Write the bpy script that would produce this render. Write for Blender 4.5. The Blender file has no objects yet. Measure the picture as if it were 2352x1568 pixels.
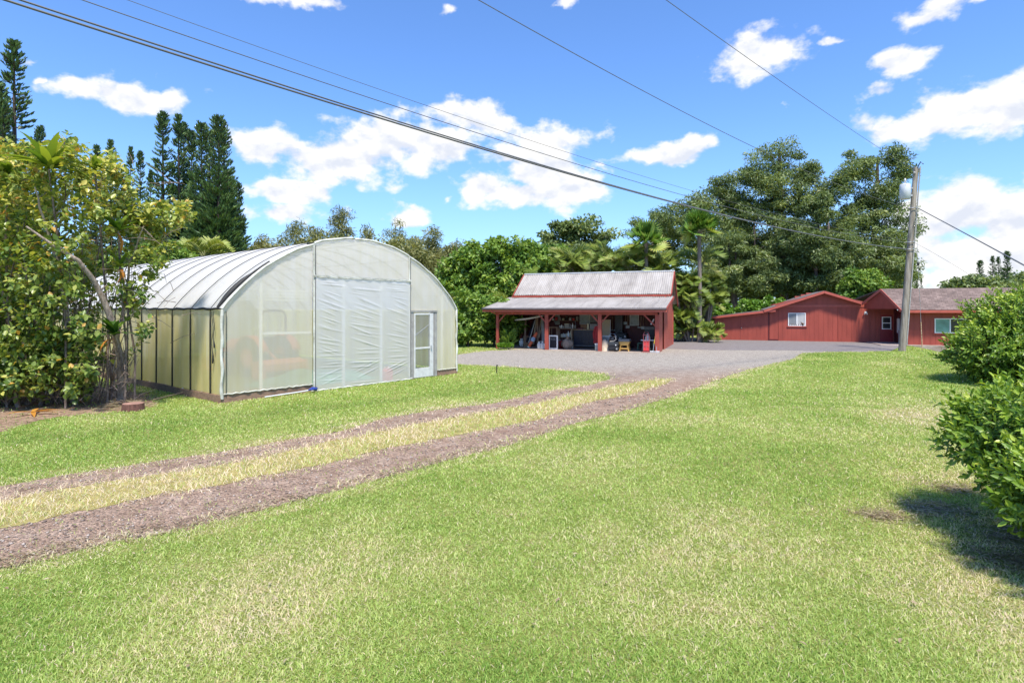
import bpy, math, random
import numpy as np
from mathutils import Vector
R = random.Random(7)
NR = np.random.default_rng(7)
sc = bpy.context.scene
COL = sc.collection
CX, HY, F, H = 1176.0, 710.0, 1324.0, 2.4      # photo measurements used to recover real positions

def P(x, y, d):
    return Vector(((x - CX) / F * d, d, H + (HY - y) / F * d))
def G(x, y, z=0.0):
    d = F * (H - z) / (y - HY)
    return Vector(((x - CX) / F * d, d, z))
def sst(t):
    t = np.clip(t, 0, 1); return t * t * (3 - 2 * t)
def gz(X, Y):
    w = (X - 21.7) * .766 - (Y - 32.8) * .643
    return -.45 * sst(w / 2.5) * sst((Y - 31.5) / 5)

# ---------------------------------------------------------------- materials
def newmat(name):
    m = bpy.data.materials.new(name); m.use_nodes = True
    nt = m.node_tree; nt.nodes.clear()
    out = nt.nodes.new('ShaderNodeOutputMaterial')
    return m, nt, out
def lk(nt, a, b): nt.links.new(a, b)
def ramp(nt, fac, stops):
    r = nt.nodes.new('ShaderNodeValToRGB')
    el = r.color_ramp.elements
    while len(el) < len(stops): el.new(.5)
    for e, (p, c) in zip(el, stops):
        e.position = p; e.color = (*c, 1)
    lk(nt, fac, r.inputs['Fac']); return r.outputs['Color']
def noise(nt, scale, detail=4, rough=.6, stretch=None, coord='Object', dist=0):
    tc = nt.nodes.new('ShaderNodeTexCoord'); n = nt.nodes.new('ShaderNodeTexNoise')
    n.inputs['Scale'].default_value = scale; n.inputs['Detail'].default_value = detail
    n.inputs['Roughness'].default_value = rough; n.inputs['Distortion'].default_value = dist
    src = tc.outputs[coord]
    if stretch:
        mp = nt.nodes.new('ShaderNodeMapping'); mp.inputs['Scale'].default_value = stretch
        lk(nt, src, mp.inputs['Vector']); src = mp.outputs['Vector']
    lk(nt, src, n.inputs['Vector']); return n.outputs['Fac']
def math_(nt, op, a, b=None, clamp=False):
    n = nt.nodes.new('ShaderNodeMath'); n.operation = op; n.use_clamp = clamp
    for i, v in enumerate((a, b)):
        if v is None: continue
        if isinstance(v, (int, float)): n.inputs[i].default_value = v
        else: lk(nt, v, n.inputs[i])
    return n.outputs[0]
def mixc(nt, fac, a, b, blend='MIX'):
    n = nt.nodes.new('ShaderNodeMix'); n.data_type = 'RGBA'; n.blend_type = blend
    for s, v in ((n.inputs[0], fac), (n.inputs[6], a), (n.inputs[7], b)):
        if isinstance(v, (int, float)): s.default_value = v
        elif isinstance(v, tuple): s.default_value = (*v, 1)
        else: lk(nt, v, s)
    return n.outputs[2]
def bump(nt, h, strength=.3, dist=.02):
    b = nt.nodes.new('ShaderNodeBump'); b.inputs['Strength'].default_value = strength
    b.inputs['Distance'].default_value = dist; lk(nt, h, b.inputs['Height']); return b.outputs['Normal']

MATS = {}
def mat(name, col, rough=.6, var=.18, scale=6, stretch=None, bmp=0, bscale=40, metal=0, spec=.4, col2=None):
    """plain painted / worn surface: base colour broken by noise wear"""
    if name in MATS: return MATS[name]
    m, nt, out = newmat(name)
    b = nt.nodes.new('ShaderNodeBsdfPrincipled')
    f = noise(nt, scale, 5, .65, stretch)
    lo = tuple(c * (1 - var) for c in col); hi = tuple(min(1, c * (1 + var)) for c in (col2 or col))
    c = ramp(nt, f, [(.32, lo), (.68, hi)])
    lk(nt, c, b.inputs['Base Color'])
    b.inputs['Roughness'].default_value = rough; b.inputs['Metallic'].default_value = metal
    b.inputs['Specular IOR Level'].default_value = spec
    if bmp: lk(nt, bump(nt, noise(nt, bscale, 3, .6, stretch), bmp), b.inputs['Normal'])
    lk(nt, b.outputs[0], out.inputs[0]); MATS[name] = m; return m

def leafmat(name, stops, trans=.35, rough=.45, spec=.4, gloss=True):
    m, nt, out = newmat(name)
    a = nt.nodes.new('ShaderNodeAttribute'); a.attribute_name = 'var'
    c = ramp(nt, a.outputs['Fac'], stops)
    b = nt.nodes.new('ShaderNodeBsdfPrincipled'); lk(nt, c, b.inputs['Base Color'])
    b.inputs['Roughness'].default_value = rough; b.inputs['Specular IOR Level'].default_value = spec
    t = nt.nodes.new('ShaderNodeBsdfTranslucent')
    tc = mixc(nt, 1.0, c, (1.25, 1.2, .55), 'MULTIPLY'); lk(nt, tc, t.inputs['Color'])
    mx = nt.nodes.new('ShaderNodeMixShader'); mx.inputs[0].default_value = trans
    lk(nt, b.outputs[0], mx.inputs[1]); lk(nt, t.outputs[0], mx.inputs[2]); lk(nt, mx.outputs[0], out.inputs[0])
    return m

# ---------------------------------------------------------------- mesh builder
class MB:
    def __init__(s): s.v = []; s.f = []; s.sm = []
    def add(s, vs, fs, smooth=False):
        o = len(s.v); s.v += [tuple(p) for p in vs]
        for f in fs: s.f.append([i + o for i in f]); s.sm.append(smooth)
        return s
    def box(s, x0, x1, y0, y1, z0, z1):
        vs = [(x, y, z) for z in (z0, z1) for y in (y0, y1) for x in (x0, x1)]
        return s.add(vs, [(0,2,3,1),(4,5,7,6),(0,1,5,4),(2,6,7,3),(0,4,6,2),(1,3,7,5)])
    def bar(s, p, q, w, h=None, up=(0,0,1)):
        p, q = Vector(p), Vector(q); h = h or w
        a = (q - p).normalized(); u = Vector(up)
        if abs(a.dot(u)) > .98: u = Vector((0,1,0))
        b = a.cross(u).normalized(); c = b.cross(a)
        vs = [o + b * (w/2) * i + c * (h/2) * j for o in (p, q) for i, j in ((-1,-1),(1,-1),(1,1),(-1,1))]
        return s.add(vs, [(3,2,1,0),(4,5,6,7),(0,1,5,4),(1,2,6,5),(2,3,7,6),(3,0,4,7)])
    def tube(s, pts, r, n=6, cap=True):
        pts = [Vector(p) for p in pts]; rs = r if isinstance(r, (list, tuple)) else [r] * len(pts)
        vs = []; fs = []; ref = None
        for i, p in enumerate(pts):
            a = (pts[min(i+1, len(pts)-1)] - pts[max(i-1, 0)])
            a = a.normalized() if a.length > 1e-9 else Vector((0,0,1))
            if ref is None: ref = Vector((1,0,0)) if abs(a.x) < .8 else Vector((0,1,0))
            b = a.cross(ref).normalized(); c = a.cross(b); ref = -c if False else ref
            for k in range(n):
                t = 2 * math.pi * k / n
                vs.append(p + (b * math.cos(t) + c * math.sin(t)) * rs[i])
        for i in range(len(pts) - 1):
            for k in range(n):
                k2 = (k + 1) % n
                fs.append((i*n+k, i*n+k2, (i+1)*n+k2, (i+1)*n+k))
        s.add(vs, fs, True)
        if cap: s.add([vs[k] for k in range(n)], [tuple(range(n))][::-1]); s.add(vs[-n:], [tuple(range(n))])
        return s
    def lathe(s, prof, c=(0,0,0), n=16, axis='z'):
        vs = []; fs = []
        for r, z in prof:
            for k in range(n):
                t = 2 * math.pi * k / n; a, b = r * math.cos(t), r * math.sin(t)
                p = {'z': (a, b, z), 'x': (z, a, b), 'y': (a, z, b)}[axis]
                vs.append((p[0]+c[0], p[1]+c[1], p[2]+c[2]))
        for i in range(len(prof) - 1):
            for k in range(n):
                fs.append((i*n+k, i*n+(k+1)%n, (i+1)*n+(k+1)%n, (i+1)*n+k))
        return s.add(vs, fs, True)
    def grid(s, fn, nu, nv, smooth=True):
        vs = [fn(i / nu, j / nv) for j in range(nv + 1) for i in range(nu + 1)]
        fs = [(j*(nu+1)+i, j*(nu+1)+i+1, (j+1)*(nu+1)+i+1, (j+1)*(nu+1)+i) for j in range(nv) for i in range(nu)]
        return s.add(vs, fs, smooth)
    def prism(s, poly, fn0, fn1):
        n = len(poly); vs = [fn0(*p) for p in poly] + [fn1(*p) for p in poly]
        fs = [tuple(range(n))[::-1], tuple(range(n, 2*n))] + [(i, (i+1)%n, n+(i+1)%n, n+i) for i in range(n)]
        return s.add(vs, fs)
    def build(s, name, m, parent=None, bevel=0, solid=0):
        me = bpy.data.meshes.new(name); me.from_pydata(s.v, [], s.f)
        me.polygons.foreach_set('use_smooth', s.sm); me.materials.append(m); me.update()
        o = bpy.data.objects.new(name, me); COL.objects.link(o)
        if parent: o.parent = parent
        if solid:
            md = o.modifiers.new('thickness', 'SOLIDIFY'); md.thickness = solid; md.offset = 0
        if bevel:
            md = o.modifiers.new('edges', 'BEVEL'); md.width = bevel; md.segments = 2; md.limit_method = 'ANGLE'
        return o

def tag(o, label=None, cat=None, group=None, kind=None):
    if label: o['label'] = label
    if cat: o['category'] = cat
    if group: o['group'] = group
    if kind: o['kind'] = kind
    return o
def thing(name, label, cat, loc=(0,0,0), rz=0, group=None):
    o = bpy.data.objects.new(name, None); COL.objects.link(o); o.empty_display_size = .2
    o.location = loc; o.rotation_euler = (0, 0, rz); return tag(o, label, cat, group)
def dup(root, loc=None, rz=None, scale=None, label=None, group=None):
    r = root.copy(); COL.objects.link(r)
    if loc is not None: r.location = loc
    if rz is not None: r.rotation_euler = (0, 0, rz)
    if scale is not None: r.scale = scale
    if label: r['label'] = label
    if group: r['group'] = group
    for ch in list(root.children):
        c = ch.copy(); COL.objects.link(c); c.parent = r
        for g in ch.children:
            d = g.copy(); COL.objects.link(d); d.parent = c
    return r

def npmesh(name, V, faces, m, parent=None, var=None, smooth=False):
    """V (n,3) array, faces (k,q) int array"""
    me = bpy.data.meshes.new(name); k, q = faces.shape
    me.vertices.add(len(V)); me.vertices.foreach_set('co', V.astype(np.float32).ravel())
    me.loops.add(k * q); me.loops.foreach_set('vertex_index', faces.astype(np.int32).ravel())
    me.polygons.add(k); me.polygons.foreach_set('loop_start', np.arange(0, k*q, q, dtype=np.int32))
    if smooth: me.polygons.foreach_set('use_smooth', np.ones(k, bool))
    if var is not None:
        a = me.attributes.new('var', 'FLOAT', 'POINT'); a.data.foreach_set('value', var.astype(np.float32))
    me.materials.append(m); me.update(calc_edges=True)
    o = bpy.data.objects.new(name, me); COL.objects.link(o)
    if parent: o.parent = parent
    return o
def nrm(a): return a / (np.linalg.norm(a, axis=1, keepdims=True) + 1e-9)
def leafmesh(name, C, A, N, L, W, var, m, parent=None, shape='diamond', fold=.15, droop=.1):
    n = len(C); A = nrm(A); B = nrm(np.cross(A, N)); Nn = np.cross(B, A)
    L = np.broadcast_to(L, (n,))[:, None]; W = np.broadcast_to(W, (n,))[:, None]
    if shape == 'diamond':
        V = np.stack([C - A*L/2, C + B*W/2 + Nn*W*fold, C + A*L/2 - Nn*L*droop, C - B*W/2 + Nn*W*fold], 1)
        f = np.arange(n*4).reshape(n, 4); k = 4
    else:
        V = np.stack([C, C + A*L*.36 + B*W*.5 + Nn*W*fold, C + A*L*.72 + B*W*.38 + Nn*(W*fold - L*droop*.5), C + A*L - Nn*L*droop,
                      C + A*L*.72 - B*W*.38 + Nn*(W*fold - L*droop*.5), C + A*L*.36 - B*W*.5 + Nn*W*fold], 1)
        b = np.arange(n)[:, None] * 6
        f = np.concatenate([b + np.array([0,1,2,3]), b + np.array([0,3,4,5])], 0); k = 6
    return npmesh(name, V.reshape(-1, 3), f, m, parent, np.repeat(np.clip(var, 0, 1), k))

def vnoise(X, Y, seed=0):
    """smooth value noise in [0,1]"""
    def h(i, j):
        s = np.sin(i * 127.1 + j * 311.7 + seed * 74.7) * 43758.5453
        return s - np.floor(s)
    i, j = np.floor(X), np.floor(Y); u, v = X - i, Y - j
    u, v = u*u*(3-2*u), v*v*(3-2*v)
    return (h(i,j)*(1-u)+h(i+1,j)*u)*(1-v) + (h(i,j+1)*(1-u)+h(i+1,j+1)*u)*v
def fbm(X, Y, seed=0, o=3):
    s = 0; a = .5; t = 0
    for k in range(o):
        s = s + a * vnoise(X * 2**k, Y * 2**k, seed + k); t += a; a *= .5
    return s / t
def inpoly(X, Y, poly):
    c = np.zeros(X.shape, bool); n = len(poly)
    for i in range(n):
        x1, y1 = poly[i]; x2, y2 = poly[(i+1) % n]
        if y1 == y2: continue
        k = ((y1 > Y) != (y2 > Y)) & (X < (x2-x1)*(Y-y1)/(y2-y1)+x1)
        c ^= k
    return c

# ---------------------------------------------------------------- camera, light, sky
cam = bpy.data.cameras.new('camera'); co = bpy.data.objects.new('camera', cam); COL.objects.link(co)
co.location = (0, 0, H); co.rotation_euler = (math.radians(90), 0, 0)
cam.sensor_width = 36; cam.lens = 36 * F / 2352; cam.shift_y = -(784 - HY) / 2352
cam.clip_end = 3000; cam.clip_start = .1; sc.camera = co

SUN_AZ, SUN_EL = math.radians(168), math.radians(63)      # azimuth from +Y towards +X
sd = Vector((math.sin(SUN_AZ)*math.cos(SUN_EL), math.cos(SUN_AZ)*math.cos(SUN_EL), math.sin(SUN_EL)))
sl = bpy.data.lights.new('sun', 'SUN'); sl.energy = 3.2; sl.angle = math.radians(6); sl.color = (1, .93, .82)
so = bpy.data.objects.new('sun', sl); COL.objects.link(so); so.rotation_euler = sd.to_track_quat('Z', 'Y').to_euler()
so.location = (10, -10, 30)

w = bpy.data.worlds.new('World'); sc.world = w; w.use_nodes = True
nt = w.node_tree; nt.nodes.clear()
wo = nt.nodes.new('ShaderNodeOutputWorld'); bg = nt.nodes.new('ShaderNodeBackground')
sky = nt.nodes.new('ShaderNodeTexSky'); sky.sky_type = 'NISHITA'; sky.sun_disc = False
sky.sun_elevation = SUN_EL; sky.sun_rotation = SUN_AZ; sky.air_density = 1.0; sky.dust_density = .3; sky.ozone_density = 2.0
tc = nt.nodes.new('ShaderNodeTexCoord')
sx = nt.nodes.new('ShaderNodeSeparateXYZ'); lk(nt, tc.outputs['Generated'], sx.inputs[0])
n1 = nt.nodes.new('ShaderNodeTexNoise'); n1.inputs['Scale'].default_value = 9; n1.inputs['Detail'].default_value = 5; n1.inputs['Roughness'].default_value = .6
n2 = nt.nodes.new('ShaderNodeTexNoise'); n2.inputs['Scale'].default_value = 17; n2.inputs['Detail'].default_value = 9; n2.inputs['Roughness'].default_value = .54
n3 = nt.nodes.new('ShaderNodeTexNoise'); n3.inputs['Scale'].default_value = 8; n3.inputs['Detail'].default_value = 5; n3.inputs['Roughness'].default_value = .55
mpz = nt.nodes.new('ShaderNodeMapping'); mpz.inputs['Scale'].default_value = (1, 1, 1.5); lk(nt, tc.outputs['Generated'], mpz.inputs[0])
for n in (n1, n2, n3): lk(nt, mpz.outputs[0], n.inputs['Vector'])
sc1 = nt.nodes.new('ShaderNodeSeparateColor'); lk(nt, n1.outputs['Color'], sc1.inputs[0])
az = math_(nt, 'ARCTAN2', sx.outputs[0], sx.outputs[1])
el = math_(nt, 'ARCSINE', sx.outputs[2])
az = math_(nt, 'ADD', az, math_(nt, 'MULTIPLY', math_(nt, 'SUBTRACT', sc1.outputs[0], .5), .10))
el = math_(nt, 'ADD', el, math_(nt, 'MULTIPLY', math_(nt, 'SUBTRACT', sc1.outputs[1], .5), .05))
def azel(x, y):
    a = (x - CX) / F; b = (HY - y) / F
    return math.atan(a), math.atan(b / math.sqrt(1 + a*a))
CLOUDS = [(295,225,130,36,1),(395,225,60,40,.75),(350,168,24,26,.5),(78,147,34,15,.7),(118,190,28,12,.55),
 (600,335,95,40,1),(770,365,170,60,1),(900,330,130,70,1),(1010,330,100,60,1),(1095,280,90,42,1),
 (1270,322,105,42,1),(1170,360,80,28,.95),(1255,390,120,45,1),(1115,432,95,42,1),(1300,428,95,55,1),(1210,445,90,35,1),
 (670,440,105,32,1),(650,494,90,22,.85),(922,506,48,20,.9),(1545,352,82,27,1),
 (1740,125,115,62,.95),(1700,150,80,35,.8),(2068,148,75,36,.95),(1925,95,34,14,.7),(2150,28,105,38,.8),(2250,10,50,18,.6),
 (2090,290,160,38,1.0),(2220,255,150,58,1.05),(2320,262,90,50,1.05),(2010,215,60,26,.8),(2330,190,50,20,.6),(1802,245,22,16,.55),
 (2190,485,120,68,1.1),(2330,505,110,85,1.1),(2210,580,190,75,1),(2130,630,120,30,.8),(2330,600,90,60,1),
 (690,6,160,18,.85),(1023,18,32,17,.7),(1302,6,28,13,.7),(1375,380,32,12,.7),(1022,463,18,12,.7),
 (2500,420,200,120,1),(-250,420,200,70,1),(-200,150,150,50,.9),(2700,150,220,90,1)]
acc = None; low = None
for x, y, rx, ry, g in CLOUDS:
    a0, e0 = azel(x, y); a1, _ = azel(x + rx, y); _, e1 = azel(x, y - ry)
    ra, re = abs(a1 - a0) * 1.24, abs(e1 - e0) * 1.24
    ex = math_(nt, 'MULTIPLY', math_(nt, 'SUBTRACT', az, a0), 1 / ra)
    ey = math_(nt, 'MULTIPLY', math_(nt, 'SUBTRACT', el, e0), 1 / re)
    r2 = math_(nt, 'ADD', math_(nt, 'MULTIPLY', ex, ex), math_(nt, 'MULTIPLY', ey, ey))
    f = math_(nt, 'SUBTRACT', g, math_(nt, 'MULTIPLY', math_(nt, 'POWER', r2, .5), .85 if g >= .95 else .7))
    acc = f if acc is None else math_(nt, 'MAXIMUM', acc, f)
dn = math_(nt, 'ADD', acc, math_(nt, 'MULTIPLY', math_(nt, 'SUBTRACT', n2.outputs['Fac'], .5), 2.1))
mr = nt.nodes.new('ShaderNodeMapRange'); mr.interpolation_type = 'SMOOTHSTEP'
mr.inputs['From Min'].default_value = .16; mr.inputs['From Max'].default_value = .60
lk(nt, dn, mr.inputs['Value'])
core = nt.nodes.new('ShaderNodeMapRange'); core.interpolation_type = 'SMOOTHSTEP'
core.inputs['From Min'].default_value = .40; core.inputs['From Max'].default_value = .62; lk(nt, n3.outputs['Fac'], core.inputs['Value'])
mps = nt.nodes.new('ShaderNodeMapping'); mps.inputs['Location'].default_value = (0, 0, .022); lk(nt, mpz.outputs[0], mps.inputs[0])
n4 = nt.nodes.new('ShaderNodeTexNoise'); n4.inputs['Scale'].default_value = 17; n4.inputs['Detail'].default_value = 5; n4.inputs['Roughness'].default_value = .54; lk(nt, mps.outputs[0], n4.inputs['Vector'])
shd = math_(nt, 'ADD', math_(nt, 'MULTIPLY', math_(nt, 'SUBTRACT', n4.outputs['Fac'], n2.outputs['Fac']), 4.5), math_(nt, 'ADD', math_(nt, 'MULTIPLY', core.outputs[0], .30), math_(nt, 'MULTIPLY', math_(nt, 'SUBTRACT', acc, .45), .7)), True)
ccol = mixc(nt, shd, (3.4, 3.37, 3.35), (2.45, 2.6, 2.95))
tint = mixc(nt, 1.0, sky.outputs[0], (.44, .60, .82), 'MULTIPLY')
hz_ = math_(nt, 'POWER', math_(nt, 'SUBTRACT', 1, math_(nt, 'MULTIPLY', sx.outputs[2], 2.6), True), 3)
tint = mixc(nt, math_(nt, 'MULTIPLY', hz_, .75), tint, (1.55, 2.15, 3.1))
mxs = mixc(nt, mr.outputs[0], tint, ccol)
lk(nt, mxs, bg.inputs['Color']); bg.inputs['Strength'].default_value = .15
lk(nt, bg.outputs[0], wo.inputs['Surface'])
sc.view_settings.view_transform = 'Standard'; sc.view_settings.look = 'None'
sc.view_settings.exposure = 1.12; sc.view_settings.gamma = 1
sc.cycles.max_bounces = 8; sc.cycles.transparent_max_bounces = 16; sc.cycles.diffuse_bounces = 4
sc.cycles.transmission_bounces = 6; sc.cycles.sample_clamp_indirect = 6
sc.cycles.use_denoising = True
# ---------------------------------------------------------------- ground, driveway, apron, lawn
def gp(l, z=0.0): return [(G(x, y, z).x, G(x, y, z).y) for x, y in l]
far_up = [(-420,1208),(-200,1162),(0,1116),(156,1090),(273,1073),(390,1055),(508,1038),(664,1010),(781,990),(883,961),(1000,941),(1132,926),(1254,899),(1352,884),(1403,870),(1390,858),(1254,847),(1156,842),(1046,837)]
near_lo = [(1995,808),(1914,808),(1842,811),(1820,825),(1718,849),(1644,874),(1547,910),(1439,942),(1303,978),(1234,1003),(1156,1025),(1058,1050),(970,1074),(888,1096),(715,1143),(586,1174),(445,1211),(242,1250),(98,1284),(0,1305),(-180,1342),(-420,1392)]
drive_px = far_up + [(1020,820),(1046,815),(1083,810),(1120,806),(1400,792),(1600,788),(1990,792)] + near_lo
med_lo = [(-300,1272),(-150,1243),(0,1213),(148,1182),(242,1166),(390,1129),(496,1116),(617,1092),(742,1067),(888,1030),(1000,1010),(1137,981),(1230,966),(1352,924),(1449,905),(1530,880)]
med_up = [(1547,871),(1480,874),(1400,889),(1278,917),(1181,936),(1039,959),(912,983),(766,1013),(683,1030),(586,1053),(430,1082),(250,1110),(117,1128),(0,1151),(-150,1180),(-300,1208)]
DRIVE, MEDIAN = gp(drive_px), gp(med_lo + med_up)
APRON = [tuple(G(1500,800).xy), tuple(G(1640,804).xy), tuple(G(1800,804.5).xy), tuple(G(1880,806.5).xy), tuple(G(2046,806.5).xy), (26.3,38.6), (28.2,41.0), (26.5,44.5), (14.5,49), (11.5,60), (8,60), (9.5,48), (10.6,41.5)]
LITTER = gp([(-200,1030),(0,992),(110,962),(230,948),(330,942),(372,930),(350,908),(270,892),(150,882),(0,890),(-200,900)])

def sheet_poly(name, poly, z, m, jag=.06, step=.12, thick=0):
    pts = []
    n = len(poly)
    for i in range(n):
        a, b = Vector((*poly[i], 0)), Vector((*poly[(i+1) % n], 0)); L = (b-a).length
        k = max(1, min(220, int(L / step)))
        d = (b - a).normalized() if L > 0 else Vector((1,0,0)); nn = Vector((-d.y, d.x, 0))
        for j in range(k):
            p = a + (b - a) * (j / k)
            q = (fbm(np.array([p.x*2.2]), np.array([p.y*2.2]), 5)[0] - .5) * 2.4 + R.uniform(-.5, .5)
            p = p + nn * q * jag; pts.append((p.x, p.y, z))
    mb = MB()
    mb.add(pts, [tuple(range(len(pts)))])
    if thick:
        m_ = len(pts); mb.add(pts + [(x, y, zz - thick) for x, y, zz in pts], [(i, (i+1) % m_, m_ + (i+1) % m_, m_ + i) for i in range(m_)])
    return mb.build(name, m)

def gravelmat(name, kind):
    m, nt, out = newmat(name); b = nt.nodes.new('ShaderNodeBsdfPrincipled'); b.inputs['Roughness'].default_value = .95
    b.inputs['Specular IOR Level'].default_value = .15
    tc = nt.nodes.new('ShaderNodeTexCoord')
    vo = nt.nodes.new('ShaderNodeTexVoronoi'); vo.inputs['Scale'].default_value = 48; lk(nt, tc.outputs['Object'], vo.inputs['Vector'])
    sp = nt.nodes.new('ShaderNodeSeparateColor'); lk(nt, vo.outputs['Color'], sp.inputs[0])
    n_big = noise(nt, .55, 4, .6); n_mid = noise(nt, 3.2, 5, .7); n_f = noise(nt, 60, 3, .7)
    if kind == 'drive':
        sep = nt.nodes.new('ShaderNodeSeparateXYZ'); lk(nt, tc.outputs['Object'], sep.inputs[0])
        t = math_(nt, 'ADD', math_(nt, 'MULTIPLY', math_(nt, 'SUBTRACT', sep.outputs[1], 18.5), .16), math_(nt, 'MULTIPLY', math_(nt, 'SUBTRACT', n_mid, .5), .9), True)
        track = ramp(nt, n_mid, [(.3, (.235,.158,.112)), (.5, (.345,.245,.182)), (.72, (.46,.355,.28))])
        court = ramp(nt, n_mid, [(.3, (.31,.28,.24)), (.7, (.44,.40,.345))])
        c = mixc(nt, t, track, court)
        mud = nt.nodes.new('ShaderNodeMapRange'); mud.inputs['From Min'].default_value = .58; mud.inputs['From Max'].default_value = .70; lk(nt, n_big, mud.inputs['Value'])
        mudf = math_(nt, 'MULTIPLY', mud.outputs[0], math_(nt, 'SUBTRACT', .8, t, True))
        c = mixc(nt, mudf, c, (.25,.12,.085))
        stone = ramp(nt, sp.outputs[0], [(0, (.45,.43,.42)), (.5, (.95,.95,.95)), (1, (1.55,1.5,1.45))])
        c = mixc(nt, math_(nt, 'SUBTRACT', .85, math_(nt, 'MULTIPLY', mudf, .6)), c, mixc(nt, 1.0, c, stone, 'MULTIPLY'))
    else:
        c = ramp(nt, n_mid, [(.25, (0.152,0.138,0.133)), (.5, (0.203,0.189,0.186)), (.8, (0.261,0.246,0.246))])
        c = mixc(nt, math_(nt, 'MULTIPLY', n_big, .35), c, (.16,.11,.09))
        stone = ramp(nt, sp.outputs[0], [(0, (.8,.8,.8)), (1, (1.2,1.2,1.2))]); c = mixc(nt, .8, c, mixc(nt, 1.0, c, stone, 'MULTIPLY'))
    lk(nt, c, b.inputs['Base Color'])
    h = math_(nt, 'ADD', math_(nt, 'MULTIPLY', vo.outputs['Distance'], -1), math_(nt, 'MULTIPLY', n_f, .4))
    lk(nt, bump(nt, h, .9 if kind == 'drive' else .35, .03), b.inputs['Normal']); lk(nt, b.outputs[0], out.inputs[0]); return m

def groundmat():
    m, nt, out = newmat('lawn_soil'); b = nt.nodes.new('ShaderNodeBsdfPrincipled'); b.inputs['Roughness'].default_value = 1
    b.inputs['Specular IOR Level'].default_value = .05
    n1, n2, n3 = noise(nt, .35, 5, .65), noise(nt, 2.3, 6, .7), noise(nt, 34, 4, .75)
    g = ramp(nt, n2, [(.28, (.15,.20,.045)), (.5, (.25,.29,.075)), (.75, (.40,.34,.17))])
    d = nt.nodes.new('ShaderNodeMapRange'); d.inputs['From Min'].default_value = .52; d.inputs['From Max'].default_value = .78; lk(nt, n1, d.inputs['Value'])
    c = mixc(nt, d.outputs[0], g, (.40,.34,.16))
    sp = ramp(nt, n3, [(.3, (.45,.45,.42)), (.6, (1.15,1.15,1.1))]); c = mixc(nt, 1.0, c, sp, 'MULTIPLY')
    lk(nt, c, b.inputs['Base Color']); lk(nt, bump(nt, n3, .8, .05), b.inputs['Normal']); lk(nt, b.outputs[0], out.inputs[0]); return m

xs = np.concatenate([np.linspace(-900, -40, 20), np.linspace(-36, 18, 28), np.linspace(18.5, 36, 50), np.linspace(40, 900, 22)])
ys = np.concatenate([np.linspace(-300, -5, 8), np.linspace(-2, 29, 32), np.linspace(29.5, 46, 48), np.linspace(50, 1500, 24)])
XX, YY = np.meshgrid(xs, ys); ZZ = gz(XX, YY)
V = np.stack([XX, YY, ZZ], -1).reshape(-1, 3); nx, ny = len(xs), len(ys)
i = (np.arange(ny-1)[:, None] * nx + np.arange(nx-1)[None]).ravel()
tag(npmesh('ground', V, np.stack([i, i+1, i+nx+1, i+nx], 1), groundmat(), smooth=True), kind='structure')
tag(sheet_poly('gravel_driveway', DRIVE, .004, gravelmat('gravel', 'drive'), .07), kind='structure')
tag(sheet_poly('grass_strip', MEDIAN, .008, mat('dry_turf', (.30,.255,.10), 1, .3, 5, bmp=.6, spec=.05), .10), kind='structure')
tag(sheet_poly('asphalt_apron', APRON, .008, gravelmat('asphalt', 'apron'), .05, thick=.5), kind='structure')
tag(sheet_poly('leaf_litter', LITTER, .006, mat('litter', (.20,.125,.085), 1, .5, 9, bmp=.9, bscale=25, spec=.05, col2=(.27,.19,.13)), .16), kind='structure')

SHED_BOX = [(-1.8, 35.8), (8.3, 31.6), (11, 40), (0, 44)]
GA, gf, gg = Vector((-7.434, 14.78, 0)), Vector((.622, .783, 0)), Vector((-.783, .622, 0))
GH = [tuple((GA + gf*a + gg*b).xy) for a, b in ((0,0),(8.54,0),(8.54,14.7),(0,14.7))]

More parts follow.
